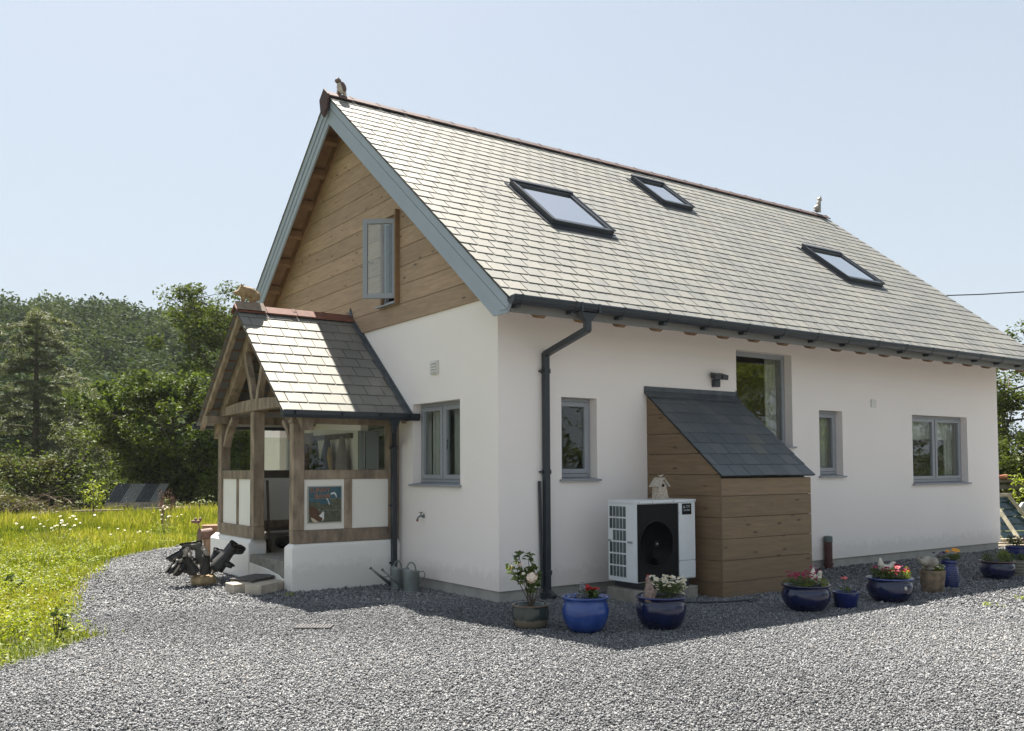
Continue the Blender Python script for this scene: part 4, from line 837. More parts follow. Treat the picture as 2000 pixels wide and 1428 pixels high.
# bird house
bhs = thing('bird_house', 'pale speckled bird house with peaked roof standing on the heat pump', 'bird house', (1.83, -.78, Z1)); bx0, by0 = 1.86, -.80; S_ = .088
mb = MB(); mb.prism([(bx0-S_*1.0, by0-.07, Z1+.001), (bx0+S_*1.0, by0-.07, Z1+.001), (bx0+S_*.62, by0-.055, Z1+.19), (bx0, by0-.05, Z1+.235), (bx0-S_*.62, by0-.055, Z1+.19)], (0, .12, 0)); mb.build('box_body', pm('speckled_wood', (.42, .36, .28), .8, .45, 45, .3, 80), bhs, bevel=.003)
for s in (-1, 1):
    mb = MB(); mb.bar((bx0, by0, Z1+.262), (bx0+s*.098, by0, Z1+.155), .17, .012, (0, 0, 1)); mb.build('roof', pm('bird_roof%d' % (s+1), (.45, .40, .33), .8, .3, 30), bhs)
mb = MB(); mb.tube([(bx0, by0-.0565, Z1+.17), (bx0, by0-.0650, Z1+.17)], .017, 16); mb.build('entrance_hole', BLACKG, bhs)
mb = MB(); mb.ell((bx0-.01, by0-.03, Z1+.285), (.028, .014, .014)); mb.ell((bx0+.022, by0-.03, Z1+.298), (.012, .012, .012)); mb.tube([(bx0-.03, by0-.03, Z1+.287), (bx0-.055, by0-.03, Z1+.30)], [.009, .003], 6); mb.build('perched_bird', pm('bird_paint', (.4, .36, .3), .7, .3, 30), bhs, remesh=.004)

# ---------------------------------------------------------------- pots and plants
def foliage(nm, c, n, rad, size, mat, parent=None, flat=1.0, aspect=.5, org=(0, 0, 0), up=.4, seed=None, cents=None, asset=None, droop=0):
    r = np.random.default_rng(seed if seed is not None else rng.integers(1e9))
    if cents is None: cents = np.array([c]); 
    cents = np.asarray(cents, float); rad = np.atleast_1d(np.asarray(rad, float)); rad = np.resize(rad, len(cents)) if rad.size != len(cents) else rad
    k = r.integers(0, len(cents), n); d = r.normal(size=(n, 3)); d /= np.linalg.norm(d, axis=1, keepdims=True); t = r.random(n)**(1/2.2)
    p = cents[k]+d*(t*rad[k])[:, None]*np.array([1, 1, flat])
    a = r.normal(size=(n, 3)); a[:, 2] = a[:, 2]*.5-droop; a /= np.linalg.norm(a, axis=1, keepdims=True)
    nr = r.normal(size=(n, 3)); nr[:, 2] = np.abs(nr[:, 2])+up; b = np.cross(nr, a); b /= np.linalg.norm(b, axis=1, keepdims=True)
    s = size*(.6+.8*r.random(n)); A = a*s[:, None]; B = b*(s*aspect)[:, None]; nn_ = np.cross(A, B); nn_ /= np.linalg.norm(nn_, axis=1, keepdims=True); bend = nn_*(s*.12)[:, None]
    V = np.stack([p-A*.5, p+B*.5-A*.05+bend, p+A*.5, p-B*.5-A*.05+bend], 1).reshape(-1, 3)
    F = np.arange(4*n).reshape(n, 4)
    rn = np.clip(r.normal(.5, .25, n)+(r.random(len(cents))[k]-.5)*.35, 0, 1)
    return npmesh(nm, V, F, mat, rn, parent, org)
LASTB = []
def blooms(nm, pts, size, mat, parent, petals=6, cup=.3, join=False):
    mb = MB(); LASTB.clear()
    for p in pts:
        if not join: mb = MB()
        p = Vector(p); n_ = Vector((random.uniform(-.5, .5)-.25, random.uniform(-.5, .5)-.35, 1)).normalized(); u = n_.orthogonal().normalized(); v = n_.cross(u); s = size*random.uniform(.8, 1.2)
        for k_ in range(petals):
            a_ = 2*math.pi*k_/petals+random.random()*.3; d_ = u*math.cos(a_)+v*math.sin(a_); e_ = n_.cross(d_); q = d_*s
            mb.add([p, p+q*.6+e_*s*.42+n_*s*cup*.6, p+q+n_*s*cup*random.uniform(.3, 1), p+q*.6-e_*s*.42+n_*s*cup*.6], [(0, 1, 2, 3)], 0)
        if not join: LASTB.append(mb.build(nm, mat, parent))
    if join: return mb.build(nm, mat, parent)
def centres(nm, pts, size, mat, parent):
    for p, fl_ in zip(pts, LASTB): mb = MB(); mb.ell((p[0], p[1], p[2]+size*.4), (size, size, size*.6), None, 0, 6, 4); mb.build(nm, mat, fl_)
def stems(parent, c, tips, w_=.003, mat=STEM, name='stem'):
    mb = MB()
    for t in tips:
        t = Vector(t); b0 = Vector((c[0]+(t.x-c[0])*.3, c[1]+(t.y-c[1])*.3, c[2])); mb.tube([b0, (b0+t)/2+Vector((random.uniform(-.01, .01), random.uniform(-.01, .01), .01)), t], w_, 4)
    return mb.build(name, mat, parent)
def bowl(R_, h, kind):
    if kind == 'bowl': return [(R_*.62, 0), (R_*.80, h*.16), (R_*.95, h*.42), (R_*.985, h*.62), (R_*.93, h*.80), (R_*.88, h*.88), (R_*.95, h*.93), (R_*1.0, h*.965), (R_*.985, h*1.0), (R_*.88, h*.985), (R_*.82, h*.86), (R_*.80, h*.80)]
    if kind == 'drum': return [(R_*.70, 0), (R_*.88, h*.12), (R_*.99, h*.40), (R_*1.0, h*.62), (R_*.97, h*.84), (R_*.97, h*.90), (R_*1.0, h*.95), (R_*.98, h*1.0), (R_*.86, h*.99), (R_*.82, h*.88), (R_*.80, h*.8)]
    if kind == 'cone': return [(R_*.76, 0), (R_*.80, h*.03), (R_*.98, h*.94), (R_*1.0, h*1.0), (R_*.90, h*1.0), (R_*.86, h*.85), (R_*.82, h*.8)]
    if kind == 'rib' or kind == 'tall':
        P = [(R_*.72, 0)]; m_ = 15
        for i in range(m_*4+1):
            t = i/(m_*4); q = .78+.22*math.sin(math.pi*min(1, t*1.15+.08)) if kind == 'tall' else .80+.2*t**.6; P.append((R_*q*(1+.022*math.sin(t*m_*2*math.pi)) if kind == 'tall' else R_*q*(1+.03*math.sin(t*5*2*math.pi)), h*(.02+.95*t)))
        return P+[(R_*.98*P[-1][0]/R_, h), (R_*.82, h*.99), (R_*.78, h*.85)]
def potted(label, x, y, R_, h, kind, mat, rim=None, grp='plant pots along the long wall'):
    t = thing('potted_plant', label, 'plant pot', (x, y, .012), grp)
    mb = MB(); pr = bowl(R_, h, kind); mb.lathe(pr, x, y, .005, 40); o = mb.build('pot', mat, t, smooth=True)
    if rim: mb = MB(); mb.lathe([(R_*.90, h*.985), (R_*.99, h*.985), (R_*1.012, h*.97), (R_*1.0, h*.945), (R_*.955, h*.935)], x, y, .006, 40, caps=False); mb.build('rim', rim, t, smooth=True)
    mb = MB(); mb.lathe([(R_*.84, h*.84), (R_*.4, h*.88), (.001, h*.89)], x, y, .005, 20); mb.build('soil', SOIL, t)
    return t
def ring(x, y, r, n, z0, z1, sx=1): 
    out = []
    for _ in range(n):
        a_ = random.uniform(0, 2*math.pi); q = r*math.sqrt(random.random()); out.append((x+q*math.cos(a_)*sx, y+q*math.sin(a_), random.uniform(z0, z1)))
    return out
# 1 rose
x, y = -.64, -1.51; t = potted('dark green and tan pot with a pale pink rose bush, nearest the house corner', x, y, .19, .235, 'drum', GL_GREEN, RIMB)
tips = [(-.80, -1.5, .66), (-.74, -1.45, .72), (-.66, -1.50, .70), (-.60, -1.5, .58), (-.52, -1.5, .52), (-.78, -1.62, .52), (-.86, -1.5, .60), (-.70, -1.6, .45)]
mb = MB()
for q in tips: q = Vector(q); mb.tube([(x+random.uniform(-.02, .02), y+random.uniform(-.02, .02), .2), ((x+q.x)/2+.02, (y+q.y)/2, .2+(q.z-.2)*.45), q], [.007, .005, .003], 5)
for q in range(4): mb.tube([(x, y, .2), (x+random.uniform(-.09, .09), y+random.uniform(-.05, .05), .32)], .005, 4)
mb.build('stem', BARK, t); foliage('foliage', None, 190, .06, .072, L_PLANT, t, aspect=.62, seed=3, cents=[(a_*.6+x*.4+random.uniform(-.03, .03), b_*.6+y*.4, z_*.68+.08) for a_, b_, z_ in tips]+tips)
mb = MB(); rc = Vector((-.735, -1.66, .525))
for k_ in range(46):
    d_ = Vector((random.gauss(0, 1), random.gauss(0, 1)-.3, random.gauss(0, 1))).normalized(); e_ = d_.orthogonal().normalized(); f_ = d_.cross(e_); rr_ = random.uniform(.02, .058); p = rc+d_*rr_; s = .024
    mb.add([p-e_*s+d_*.003, p-f_*s, p+e_*s+d_*.004, p+f_*s], [(0, 1, 2, 3)])
mb.ell(rc, (.046, .046, .046)); mb.build('rose_bloom', F_ROSE, t)
mb = MB(); mb.ell((-.865, -1.5, .615), (.016, .016, .022)); mb.ell((-.76, -1.5, .64), (.022, .022, .018)); mb.ell((-.79, -1.6, .56), (.02, .02, .016)); mb.build('rose_bud', F_ROSE, t)
# 2 bright blue
x, y = -.334, -2.006; t = potted('bright blue glazed pot with red geranium and silver leaves', x, y, .238, .345, 'bowl', GL_BLUE)
foliage('foliage', None, 160, .05, .035, L_PLANT, t, aspect=.8, cents=ring(x+.06, y, .13, 8, .34, .38)); foliage('silver_foliage', None, 220, .035, .03, pm('silver_leaf', (.28, .28, .30), .8, .2, 9), t, aspect=.3, cents=[(x-.08+random.uniform(-.05, .05), y-.02, .36) for _ in range(5)]+[(x-.05, y-.02, .42), (x-.05, y-.02, .46), (x-.17, y, .37)])
for hx_, hy_, hz_, k_, sp__ in ((.02, 0, .425, 14, .018), (.08, .03, .415, 9, .015), (.125, 0, .405, 5, .01)): blooms('red_flower_head', [(x+hx_+random.gauss(0, sp__), y+hy_+random.gauss(0, sp__), hz_+random.gauss(0, .011)) for _ in range(k_)], .02, F_RED, t, join=True)
# 3 dark blue with daisies
x, y = .381, -2.321; t = potted('large navy glazed pot full of small white daisies in front of the heat pump', x, y, .256, .325, 'bowl', GL_NAVY, GL_MID)
foliage('foliage', None, 1100, .075, .03, L_PLANT, t, aspect=.25, flat=.8, cents=ring(x+.04, y, .17, 26, .33, .45)); bl = [(p[0], p[1], p[2]+.0) for p in ring(x+.08, y-.02, .21, 80, .45, .54)]+ring(x+.17, y-.08, .06, 12, .36, .44)
bl = [(a_, b_, c_-.9*(a_-x-.05)**2*2) for a_, b_, c_ in bl]; blooms('white_flower', bl, .020, F_WHITE, t, 8, .0); centres('flower_centre', bl, .005, F_ORAN, t); stems(t, (x, y, .3), bl[:40], .0015)
# 4 navy with dark pink flowers
x, y = 2.468, -2.468; t = potted('wide navy glazed pot with dark magenta dianthus beside the store', x, y, .27, .29, 'bowl', GL_NAVY)
foliage('foliage', None, 700, .07, .05, L_PLANT, t, aspect=.16, flat=.8, cents=ring(x-.04, y, .19, 20, .29, .36)); foliage('grass_leaves', None, 60, .06, .12, L_YELL, t, aspect=.08, cents=[(x+.12, y-.16, .30), (x-.12, y-.1, .31)])
blooms('magenta_flower', ring(x-.05, y, .18, 46, .37, .44), .017, F_MAG, t); blooms('red_flower', ring(x+.18, y+.02, .04, 5, .41, .50)+[(x-.02, y-.15, .36)]*2, .024, F_MAG, t)
# 5 small blue
x, y = 2.994, -2.608; t = potted('smallest blue glazed bowl holding one pink geranium flower', x, y, .15, .18, 'cone', GL_MID)
foliage('foliage', None, 60, .035, .03, L_PLANT, t, aspect=.6, cents=ring(x, y, .09, 6, .19, .23)); hd_ = [(x-.02+random.gauss(0, .012), y+random.gauss(0, .012), .335+random.gauss(0, .01)) for _ in range(9)]; blooms('pink_flower_head', hd_, .017, F_PINK, t, join=True); stems(t, (x, y, .17), [(x-.02, y, .33)], .003)
# 6 red flowers and goose
x, y = 3.81, -2.64; t = potted('round navy pot with bright blue rim and crimson flowers, a white chip on its side', x, y, .268, .285, 'bowl', GL_NAVY, GL_BLUE)
foliage('foliage', None, 900, .06, .035, L_PLANT, t, aspect=.35, cents=ring(x, y, .20, 26, .29, .38)); foliage('pale_foliage', None, 260, .05, .03, L_YELL, t, aspect=.35, cents=ring(x+.05, y-.05, .18, 12, .30, .37)); blooms('crimson_flower', ring(x, y, .22, 60, .36, .42)+ring(x+.2, y, .04, 10, .38, .44), .017, F_MAG, t); blooms('pink_flower', ring(x+.0, y-.1, .03, 8, .41, .43), .018, F_PINK, t); blooms('red_flower', ring(x-.02, y-.12, .15, 14, .34, .39), .016, F_RED, t)
hx = Vector((CAM.x-x, CAM.y-y, 0)).normalized(); px_ = Vector((x, y, .19))+(hx*.75+Vector((-hx.y, hx.x, 0))*.62).normalized()*.268
mb = MB(); mb.ell(px_, (.016, .016, .022)); mb.build('chip', pm('chipped_white', (.65, .62, .55), .7, .1, 20), t)
# 7 brown clay
x, y = 4.992, -2.485; t = potted('mossy brown tapered clay pot with small cream flowers', x, y, .16, .275, 'cone', POTB)
foliage('foliage', None, 420, .045, .025, L_YELL, t, aspect=.5, cents=ring(x+.04, y, .11, 12, .28, .32)); blooms('cream_flower', ring(x+.05, y-.03, .10, 30, .30, .34), .011, F_WHITE, t)
# 8 tall ribbed blue
x, y = 5.591, -2.367; t = potted('tall ribbed blue pot with orange and purple pansies', x, y, .125, .36, 'tall', GL_MID)
foliage('foliage', None, 300, .05, .03, L_PLANT, t, aspect=.5, cents=ring(x, y, .12, 12, .37, .43)+[(x+.2, y, .39), (x+.26, y, .41)]); blooms('orange_flower', ring(x+.02, y-.03, .08, 12, .44, .50), .028, F_ORAN, t, 5); blooms('purple_flower', ring(x-.18, y+.05, .08, 6, .42, .47)+ring(x+.07, y, .04, 3, .41, .43), .026, F_PURP, t, 5)
stems(t, (x, y, .33), [(x-.2, y+.03, .44), (x-.13, y+.05, .45), (x+.26, y, .41)], .003)
# 9 low navy
x, y = 6.974, -2.294; t = potted('low navy bowl with brown rim and wispy green grass leaves', x, y, .234, .262, 'bowl', GL_NAVY, RIMB)
foliage('foliage', None, 320, .08, .10, L_PLANT, t, aspect=.09, cents=ring(x+.03, y, .17, 14, .27, .33), droop=-.6); foliage('yellow_blades', None, 70, .05, .14, L_YELL, t, aspect=.09, cents=[(x+.16, y, .34), (x+.2, y-.03, .32)], droop=-1)
# 10 ribbed olive, 11 navy behind
x, y = 7.62, -2.30; t = potted('olive ribbed planter with low green plants at the right edge', x, y, .17, .232, 'rib', POTR); foliage('foliage', None, 260, .05, .04, L_PLANT, t, aspect=.3, cents=ring(x, y, .13, 10, .24, .29))
x, y = 9.62, -1.30; t = potted('dark blue planter with purple flowers behind the olive ribbed planter', x, y, .20, .26, 'drum', GL_MID); foliage('foliage', None, 300, .07, .05, L_PLANT, t, aspect=.3, cents=ring(x, y, .16, 10, .28, .38)); blooms('purple_flower', ring(x, y, .15, 12, .36, .44), .025, F_PURP, t)

# hens, goose and bird ornaments standing in the pots
def ornament(name, label, cat, loc, blobs, mat, comb=None):
    t = thing(name, label, cat, loc); mb = MB()
    for kind, *a_ in blobs:
        if kind == 'e': mb.ell(Vector(loc)+Vector(a_[0]), a_[1], Matrix.Rotation(R(a_[2]), 3, 'Y') if len(a_) > 2 else None)
        else: mb.tube([Vector(loc)+Vector(p) for p in a_[0]], a_[1], 10)
    mb.build('body', mat, t, remesh=.007)
    if comb:
        mb = MB()
        for c_, r_ in comb: mb.ell(Vector(loc)+Vector(c_), r_)
        mb.build('comb', pm('comb_red_'+name, (.35, .06, .05), .6, .2, 20), t, smooth=True)
    return t
CH = pm('weathered_white_ornament', (.55, .50, .42), .75, .3, 14, .3, 60); CB = pm('brown_hen_ornament', (.22, .16, .13), .8, .5, 40, .3, 60)
ornament('hen_ornament', 'brown hen ornament stretching up among the white daisies', 'hen ornament', (.19, -2.36, .30), [('t', [(0, 0, -.02), (0, 0, .08), (-.01, 0, .16), (-.02, 0, .21)], [.05, .06, .032, .02]), ('e', (-.02, 0, .215), (.024, .02, .022)), ('t', [(-.04, 0, .215), (-.06, 0, .21)], [.009, .003]), ('t', [(.02, 0, .05), (.09, 0, .08)], [.045, .02])], CB, [((-.02, 0, .24), (.018, .005, .012)), ((-.045, 0, .20), (.006, .005, .012))])
ornament('hen_ornament', 'white hen ornament with raised tail in the magenta flower pot', 'hen ornament', (2.56, -2.53, .29), [('e', (0, 0, .05), (.085, .055, .055)), ('t', [(-.03, 0, .06), (-.045, 0, .13), (-.03, 0, .19)], [.05, .03, .008]), ('t', [(.05, 0, .06), (.08, 0, .11)], [.04, .022]), ('e', (.085, 0, .125), (.028, .024, .024)), ('t', [(.105, 0, .12), (.13, 0, .105)], [.010, .003])], CH, [((.085, 0, .15), (.015, .004, .009)), ((.115, 0, .09), (.006, .004, .014))])
ornament('goose_ornament', 'cream goose ornament with upright tail among crimson flowers', 'goose ornament', (3.83, -2.58, .32), [('e', (0, 0, .06), (.12, .07, .055)), ('t', [(-.06, 0, .06), (-.10, 0, .13), (-.11, 0, .20)], [.055, .035, .012]), ('t', [(.08, 0, .06), (.12, 0, .10), (.15, 0, .125)], [.04, .028, .024]), ('e', (.17, 0, .115), (.035, .026, .024)), ('t', [(.18, 0, .11), (.22, 0, .095)], [.013, .004])], CH)
ornament('bird_ornament', 'grey stone bird ornament bending forward on the brown clay pot', 'bird ornament', (4.93, -2.48, .29), [('e', (0, 0, .10), (.13, .085, .075), 10), ('e', (.10, 0, .09), (.075, .06, .065)), ('t', [(-.10, 0, .09), (-.19, 0, .12), (-.26, 0, .17)], [.045, .03, .022]), ('t', [(.16, 0, .08), (.19, 0, .05)], [.016, .004]), ('e', (0, 0, .02), (.05, .04, .04))], pm('grey_stone_bird', (.27, .25, .21), .8, .4, 9, .3, 60))

# vent pipe by the wall, small lid, cable loop
mb = MB(); mb.tube([(6.187, -.075, 0), (6.187, -.075, .50)], .062, 20); sp = thing('vent_pipe', 'short dark red pipe with grey cap standing by the wall right of the store', 'pipe', (6.187, -.075, 0)); mb.build('pipe', pm('brown_pipe', (.09, .035, .03), .6, .3, 9), sp, smooth=False)
mb = MB(); mb.lathe([(.067, .43), (.067, .50), (.055, .52), (.001, .522)], 6.187, -.075, 0, 20); mb.build('cap', pm('cap_grey', (.13, .15, .14), .6, .2, 9), sp); mb = MB(); mb.lathe([(.075, .06), (.075, .10), (.062, .105)], 6.187, -.075, 0, 20); mb.build('collar', pm('brown_pipe2', (.09, .035, .03), .6, .3, 9), sp)
mb = MB(); mb.tube([(2.35, -1.75, .03), (2.6, -1.68, .03), (2.2, -1.62, .028), (1.9, -1.5, .03), (1.7, -1.3, .03)], .012, 6); tag(mb.build('cable', BLACK, None, org=(2.2, -1.6, 0)), 'black cable lying on the gravel in front of the store', 'cable')
mb = MB(); mb.tube([(2.95, -2.1, .05), (3.15, -2.15, .07), (3.3, -2.1, .06), (3.45, -2.2, .04)], [.012, .009, .008, .004], 6); mb.tube([(3.15, -2.15, .07), (3.3, -2.25, .05)], [.007, .003], 5); tag(mb.build('twig', BARK, None, org=(3.1, -2.1, 0)), 'dry grey twig lying behind the smallest blue bowl', 'twig')
# drain grate in the gravel
mb = MB()
cg = Vector((-2.42, -.24, .022)); dg = Vector((.80, -.60, 0)).normalized(); eg = Vector((-dg.y, dg.x, 0))
for i in range(12): p = cg+dg*(-.17+i*.031); mb.bar(p-eg*.085, p+eg*.085, .018, .012)
for s in (-1, 1): mb.bar(cg-dg*.18+eg*s*.09, cg+dg*.18+eg*s*.09, .02, .014)
tag(mb.build('drain_grate', pm('grate_grey', (.085, .08, .08), .7, .2, 9), None, org=cg), 'small grey slotted drain grate set in the gravel', 'drain grate')
# stone step and mat
def stone(c, d, sz, label):
    mb = MB(); a = Vector(c); mb.bar(a-Vector(d)*sz[0]/2, a+Vector(d)*sz[0]/2, sz[1], sz[2]); o = mb.build('paving_block', STONE, None, bevel=.012, org=(c[0], c[1], 0)); tag(o, label, 'paving block', 'blocks forming the porch step')
d1 = Vector((.80, .60, 0)).normalized(); d2 = Vector((-.05, 1, 0)).normalized()
stone((-1.93, 2.66, .065), d1, (.38, .25, .13), 'pale paving block at the outer corner of the porch step'); stone((-1.64, 2.88, .063), d1, (.34, .26, .126), 'pale paving block of the step touching the porch wall'); stone((-2.14, 2.92, .064), d2, (.30, .26, .128), 'pale paving block of the step nearest the boots')
stone((-1.86, 3.2, .06), d1, (.42, .42, .12), 'paving block of the step lying under the slatted mat')
mb = MB(); c0 = Vector((-1.84, 3.16, .157)); da = Vector((.80, .60, 0)).normalized(); db = Vector((-da.y, da.x, 0))
for i in range(11): p = c0+da*(-.28+i*.056); mb.bar(p-db*.20, p+db*.20, .034, .018)
for s in (-.15, .15): mb.bar(c0-da*.30+db*s-Vector((0, 0, .018)), c0+da*.30+db*s-Vector((0, 0, .018)), .03, .018)
tag(mb.build('slatted_mat', pm('mat_slat', (.08, .075, .07), .7, .3, 9), None, bevel=.003, org=c0), 'dark slatted foot mat lying on the stone step', 'mat')

# ---------------------------------------------------------------- boots on a rack
BSOLE = pm('boot_sole', (.022, .02, .017), .95, .4, 20, .5, 60, spec=.15)
BC = Vector((-2.30, 3.93, 0))
br = thing('boot_rack', 'round log base with stakes holding upturned boots beside the porch', 'boot rack', BC)
mb = MB(); mb.lathe([(.12, .0), (.165, .03), (.175, .07), (.165, .12), (.14, .145), (.001, .15)], BC.x, BC.y, .0, 20); mb.build('log_base', pm('split_log', (.33, .24, .13), .85, .4, 12, .4, 50), br, smooth=True)
def rotto(d): return Vector((0, 0, 1)).rotation_difference(Vector(d).normalized()).to_matrix()
BOOTS = [  # azimuth deg (0=+x), tilt from vertical, stake length, shaft, scale, foot azimuth, label, material
 (170, 50, .52, .20, .98, 195, 'brown boot pointing down on the far left of the boot rack', RUBBER), (140, 30, .66, .20, 1.05, 150, 'dark boot with level sole, highest on the left of the boot rack', RUBBER),
 (190, 46, .34, .20, .95, 205, 'small worn boot low on the left of the boot rack', RUBBER), (200, 34, .22, .24, 1.1, 60, 'broad dark boot showing its sole at the left front of the rack', RUBBER),
 (95, 14, .52, .28, 1.05, 165, 'olive wellington standing upright behind the others on the rack', RUBBERG), (262, 24, .18, .24, 1.05, 85, 'black boot showing its sole at the centre front of the rack', RUBBER),
 (322, 34, .34, .22, .85, 322, 'slim brown boot leaning right at the front of the rack', RUBBER), (328, 38, .34, .30, 1.3, 40, 'large black boot leaning right on the boot rack', RUBBER),
 (345, 34, .46, .28, 1.3, 30, 'second large black boot behind the one leaning right', RUBBER), (20, 18, .60, .22, .85, 325, 'thin dark boot with drooping toe high at the back right', RUBBER)]
mb = MB()
for (az, tl, st_, sh, sc, fa, lb_, mt_) in BOOTS:
    d = Vector((math.cos(R(az))*math.sin(R(tl)), math.sin(R(az))*math.sin(R(tl)), math.cos(R(tl)))); b0 = BC+Vector((math.cos(R(az))*.09, math.sin(R(az))*.09, .12)); mb.tube([b0, b0+d*(st_*.28+sh*sc*.7)], [.013, .011], 6)
mb.build('stakes', pm('stake_wood', (.22, .15, .08), .8, .3, 9), br)
for (az, tl, st_, sh, sc, fa, lb_, mt_) in BOOTS:
    d = Vector((math.cos(R(az))*math.sin(R(tl)), math.sin(R(az))*math.sin(R(tl)), math.cos(R(tl)))); b0 = BC+Vector((math.cos(R(az))*.09, math.sin(R(az))*.09, .12))
    f = Vector((math.cos(R(fa)), math.sin(R(fa)), 0)); f = (f-d*f.dot(d)).normalized(); q = b0+d*(st_*.28)
    sh_ = sh*sc; mb = MB(); sd_ = d.cross(f)
    mb.tube([q+d*sh_*.12-f*.02, q+d*sh_*.4-f*.006, q+d*sh_*.75, q+d*sh_], [.080*sc, .070*sc, .052*sc, .050*sc], 14)
    mb.ell(q+d*(sh_+.01), (.052*sc, .052*sc, .046*sc), None)
    mb.tube([q+d*sh_*.97, q+d*(sh_-.01)+f*.08*sc, q+d*(sh_+.005)+f*.16*sc, q+d*(sh_+.012)+f*.215*sc], [.054*sc, .049*sc, .050*sc, .036*sc], 12)
    t = thing('boot', lb_, 'boot', q, 'boots upturned on the rack'); mb.build('upper', mt_, t, remesh=.010, sm=9)
    mb = MB(); so = []
    up_ = d*(sh_+.050*sc)
    for a_, wq in ((-.05, .022), (.0, .038), (.08, .028), (.15, .042), (.205, .038), (.24, .014)): so.append((a_*sc, wq*sc))
    P = [q+up_+f*a_+sd_*w_ for a_, w_ in so]+[q+up_+f*a_-sd_*w_ for a_, w_ in so[::-1]]
    mb.prism(P, -d*.022*sc); mb.prism([q+up_+f*(-.045*sc)+sd_*.020*sc, q+up_+f*(.025*sc)+sd_*.034*sc, q+up_+f*(.025*sc)-sd_*.034*sc, q+up_+f*(-.045*sc)-sd_*.020*sc], d*.014*sc); mb.build('sole', BSOLE, t, bevel=.004)

# rusty bird sculpture, tub and pots beyond the porch corner
sc_ = thing('metal_bird_sculpture', 'rusty metal long legged bird sculpture beyond the boots', 'sculpture', (-1.33, 7.5, 0)); X, Y = -1.36, 7.5
mb = MB(); mb.lathe([(.001, .66), (.06, .67), (.085, .70), (.085, .72), (.05, .715), (.001, .70)], X-.03, Y, 0, 18); mb.ell((X-.05, Y-.03, .74), (.03, .03, .025)); mb.ell((X+.03, Y-.03, .74), (.03, .03, .025)); mb.build('head', RUST, sc_, smooth=True)
mb = MB(); mb.tube([(X+.01, Y, .67), (X+.03, Y, .55)], .010, 6); mb.build('neck', RUST, sc_)
mb = MB(); mb.tube([(X+.02, Y-.02, .46), (X+.24, Y+.02, .48)], .095, 20); mb.lathe([(.12, 0), (.12, .01), (.09, .012)], 0, 0, 0, 20); M_ = Matrix.Translation((X+.01, Y-.03, .46)) @ Matrix.Rotation(R(90), 4, 'Y'); n0 = len(mb.v)-60
for i in range(n0, len(mb.v)): mb.v[i] = tuple(M_ @ Vector(mb.v[i]))
mb.build('drum_body', RUST, sc_)
for dx in (.06, .12): mb = MB(); mb.tube([(X+dx, Y, .40), (X+dx+.01, Y, 0)], .010, 6); mb.build('leg', RUST, sc_)
tb = MB(); tb.lathe([(.19, 0), (.22, .25), (.24, .58), (.26, .60), (.24, .60), (.22, .56)], -.92, 7.9, 0, 24); tag(tb.build('garden_tub', pm('clay_tub', (.30, .18, .11), .8, .2, 9), None, smooth=True, org=(-.92, 7.9, 0)), 'tall reddish clay tub behind the metal bird sculpture', 'tub')
mb = MB(); mb.lathe([(.08, .0), (.10, .12), (.16, .17), (.17, .19), (.13, .19)], -1.12, 6.7, 0, 20); mb.ell((-1.1, 6.65, .26), (.07, .06, .09)); tag(mb.build('clay_dish', pm('clay_dish_m', (.36, .26, .19), .8, .3, 9), None, smooth=True, org=(-1.1, 6.7, 0)), 'pale clay dish with a rounded stone at the porch corner', 'dish')

# ---------------------------------------------------------------- watering cans
def can(x, y, R_, h, ang, label, brace=True):
    t = thing('watering_can', label, 'watering can', (x, y, .01), 'watering cans by the tap'); d = Vector((math.cos(R(ang)), math.sin(R(ang)), 0)); o = Vector((x, y, .012)); e = Vector((-d.y, d.x, 0))
    mb = MB(); mb.lathe([(R_*.98, 0), (R_*1.03, .005), (R_, .015), (R_, h*.52), (R_*1.025, h*.53), (R_*1.025, h*.55), (R_, h*.56), (R_, h*.97), (R_*1.03, h*.98), (R_*1.0, h)], x, y, o.z, 28); 
    # half-domed hood over the front of the top
    vs = []; m_ = 10
    for i in range(m_+1):
        for j in range(5):
            th_ = math.pi*i/m_; ph = (math.pi/2)*j/4*.62; vs.append(o+Vector((0, 0, h+R_*.62*math.sin(ph)*math.sin(th_)**.5 if 0 < i < m_ else h))+e*(R_*math.cos(th_)*math.cos(ph*.4))+d*(R_*math.sin(th_)*math.cos(ph)*1.0))
    mb.add(vs, [(i*5+j, (i+1)*5+j, (i+1)*5+j+1, i*5+j+1) for i in range(m_) for j in range(4)]); mb.build('body', ZINC, t, smooth=False)
    mb = MB(); mb.tube([o+d*R_*.9+Vector((0, 0, h*.22)), o+d*(R_+.16)+Vector((0, 0, h*.75)), o+d*(R_+.27)+Vector((0, 0, h*1.12))], [.026, .017, .012], 10); mb.tube([o+d*(R_+.255)+Vector((0, 0, h*1.07)), o+d*(R_+.275)+Vector((0, 0, h*1.13))], .018, 10); mb.tube([o+d*R_+Vector((0, 0, h*.62)), o+d*(R_+.12)+Vector((0, 0, h*.62))], .005, 6); mb.build('spout', ZINC, t, smooth=True)
    mb = MB(); pts = [o+d*(R_*.55*math.cos(a_))+Vector((0, 0, h*1.0+h*.42*math.sin(a_))) for a_ in [math.pi*i/14 for i in range(15)]]
    for p, q in zip(pts[:-1], pts[1:]): mb.bar(p, q, .018, .004, e)
    mb.build('top_handle', ZINC, t)
    mb = MB(); pts = [o-d*R_+Vector((0, 0, h*.95)), o-d*(R_+.055)+Vector((0, 0, h*.97)), o-d*(R_+.075)+Vector((0, 0, h*.8)), o-d*(R_+.05)+Vector((0, 0, h*.55)), o-d*R_+Vector((0, 0, h*.35))]; mb.tube(pts, .006, 6); mb.build('side_handle', ZINC, t)
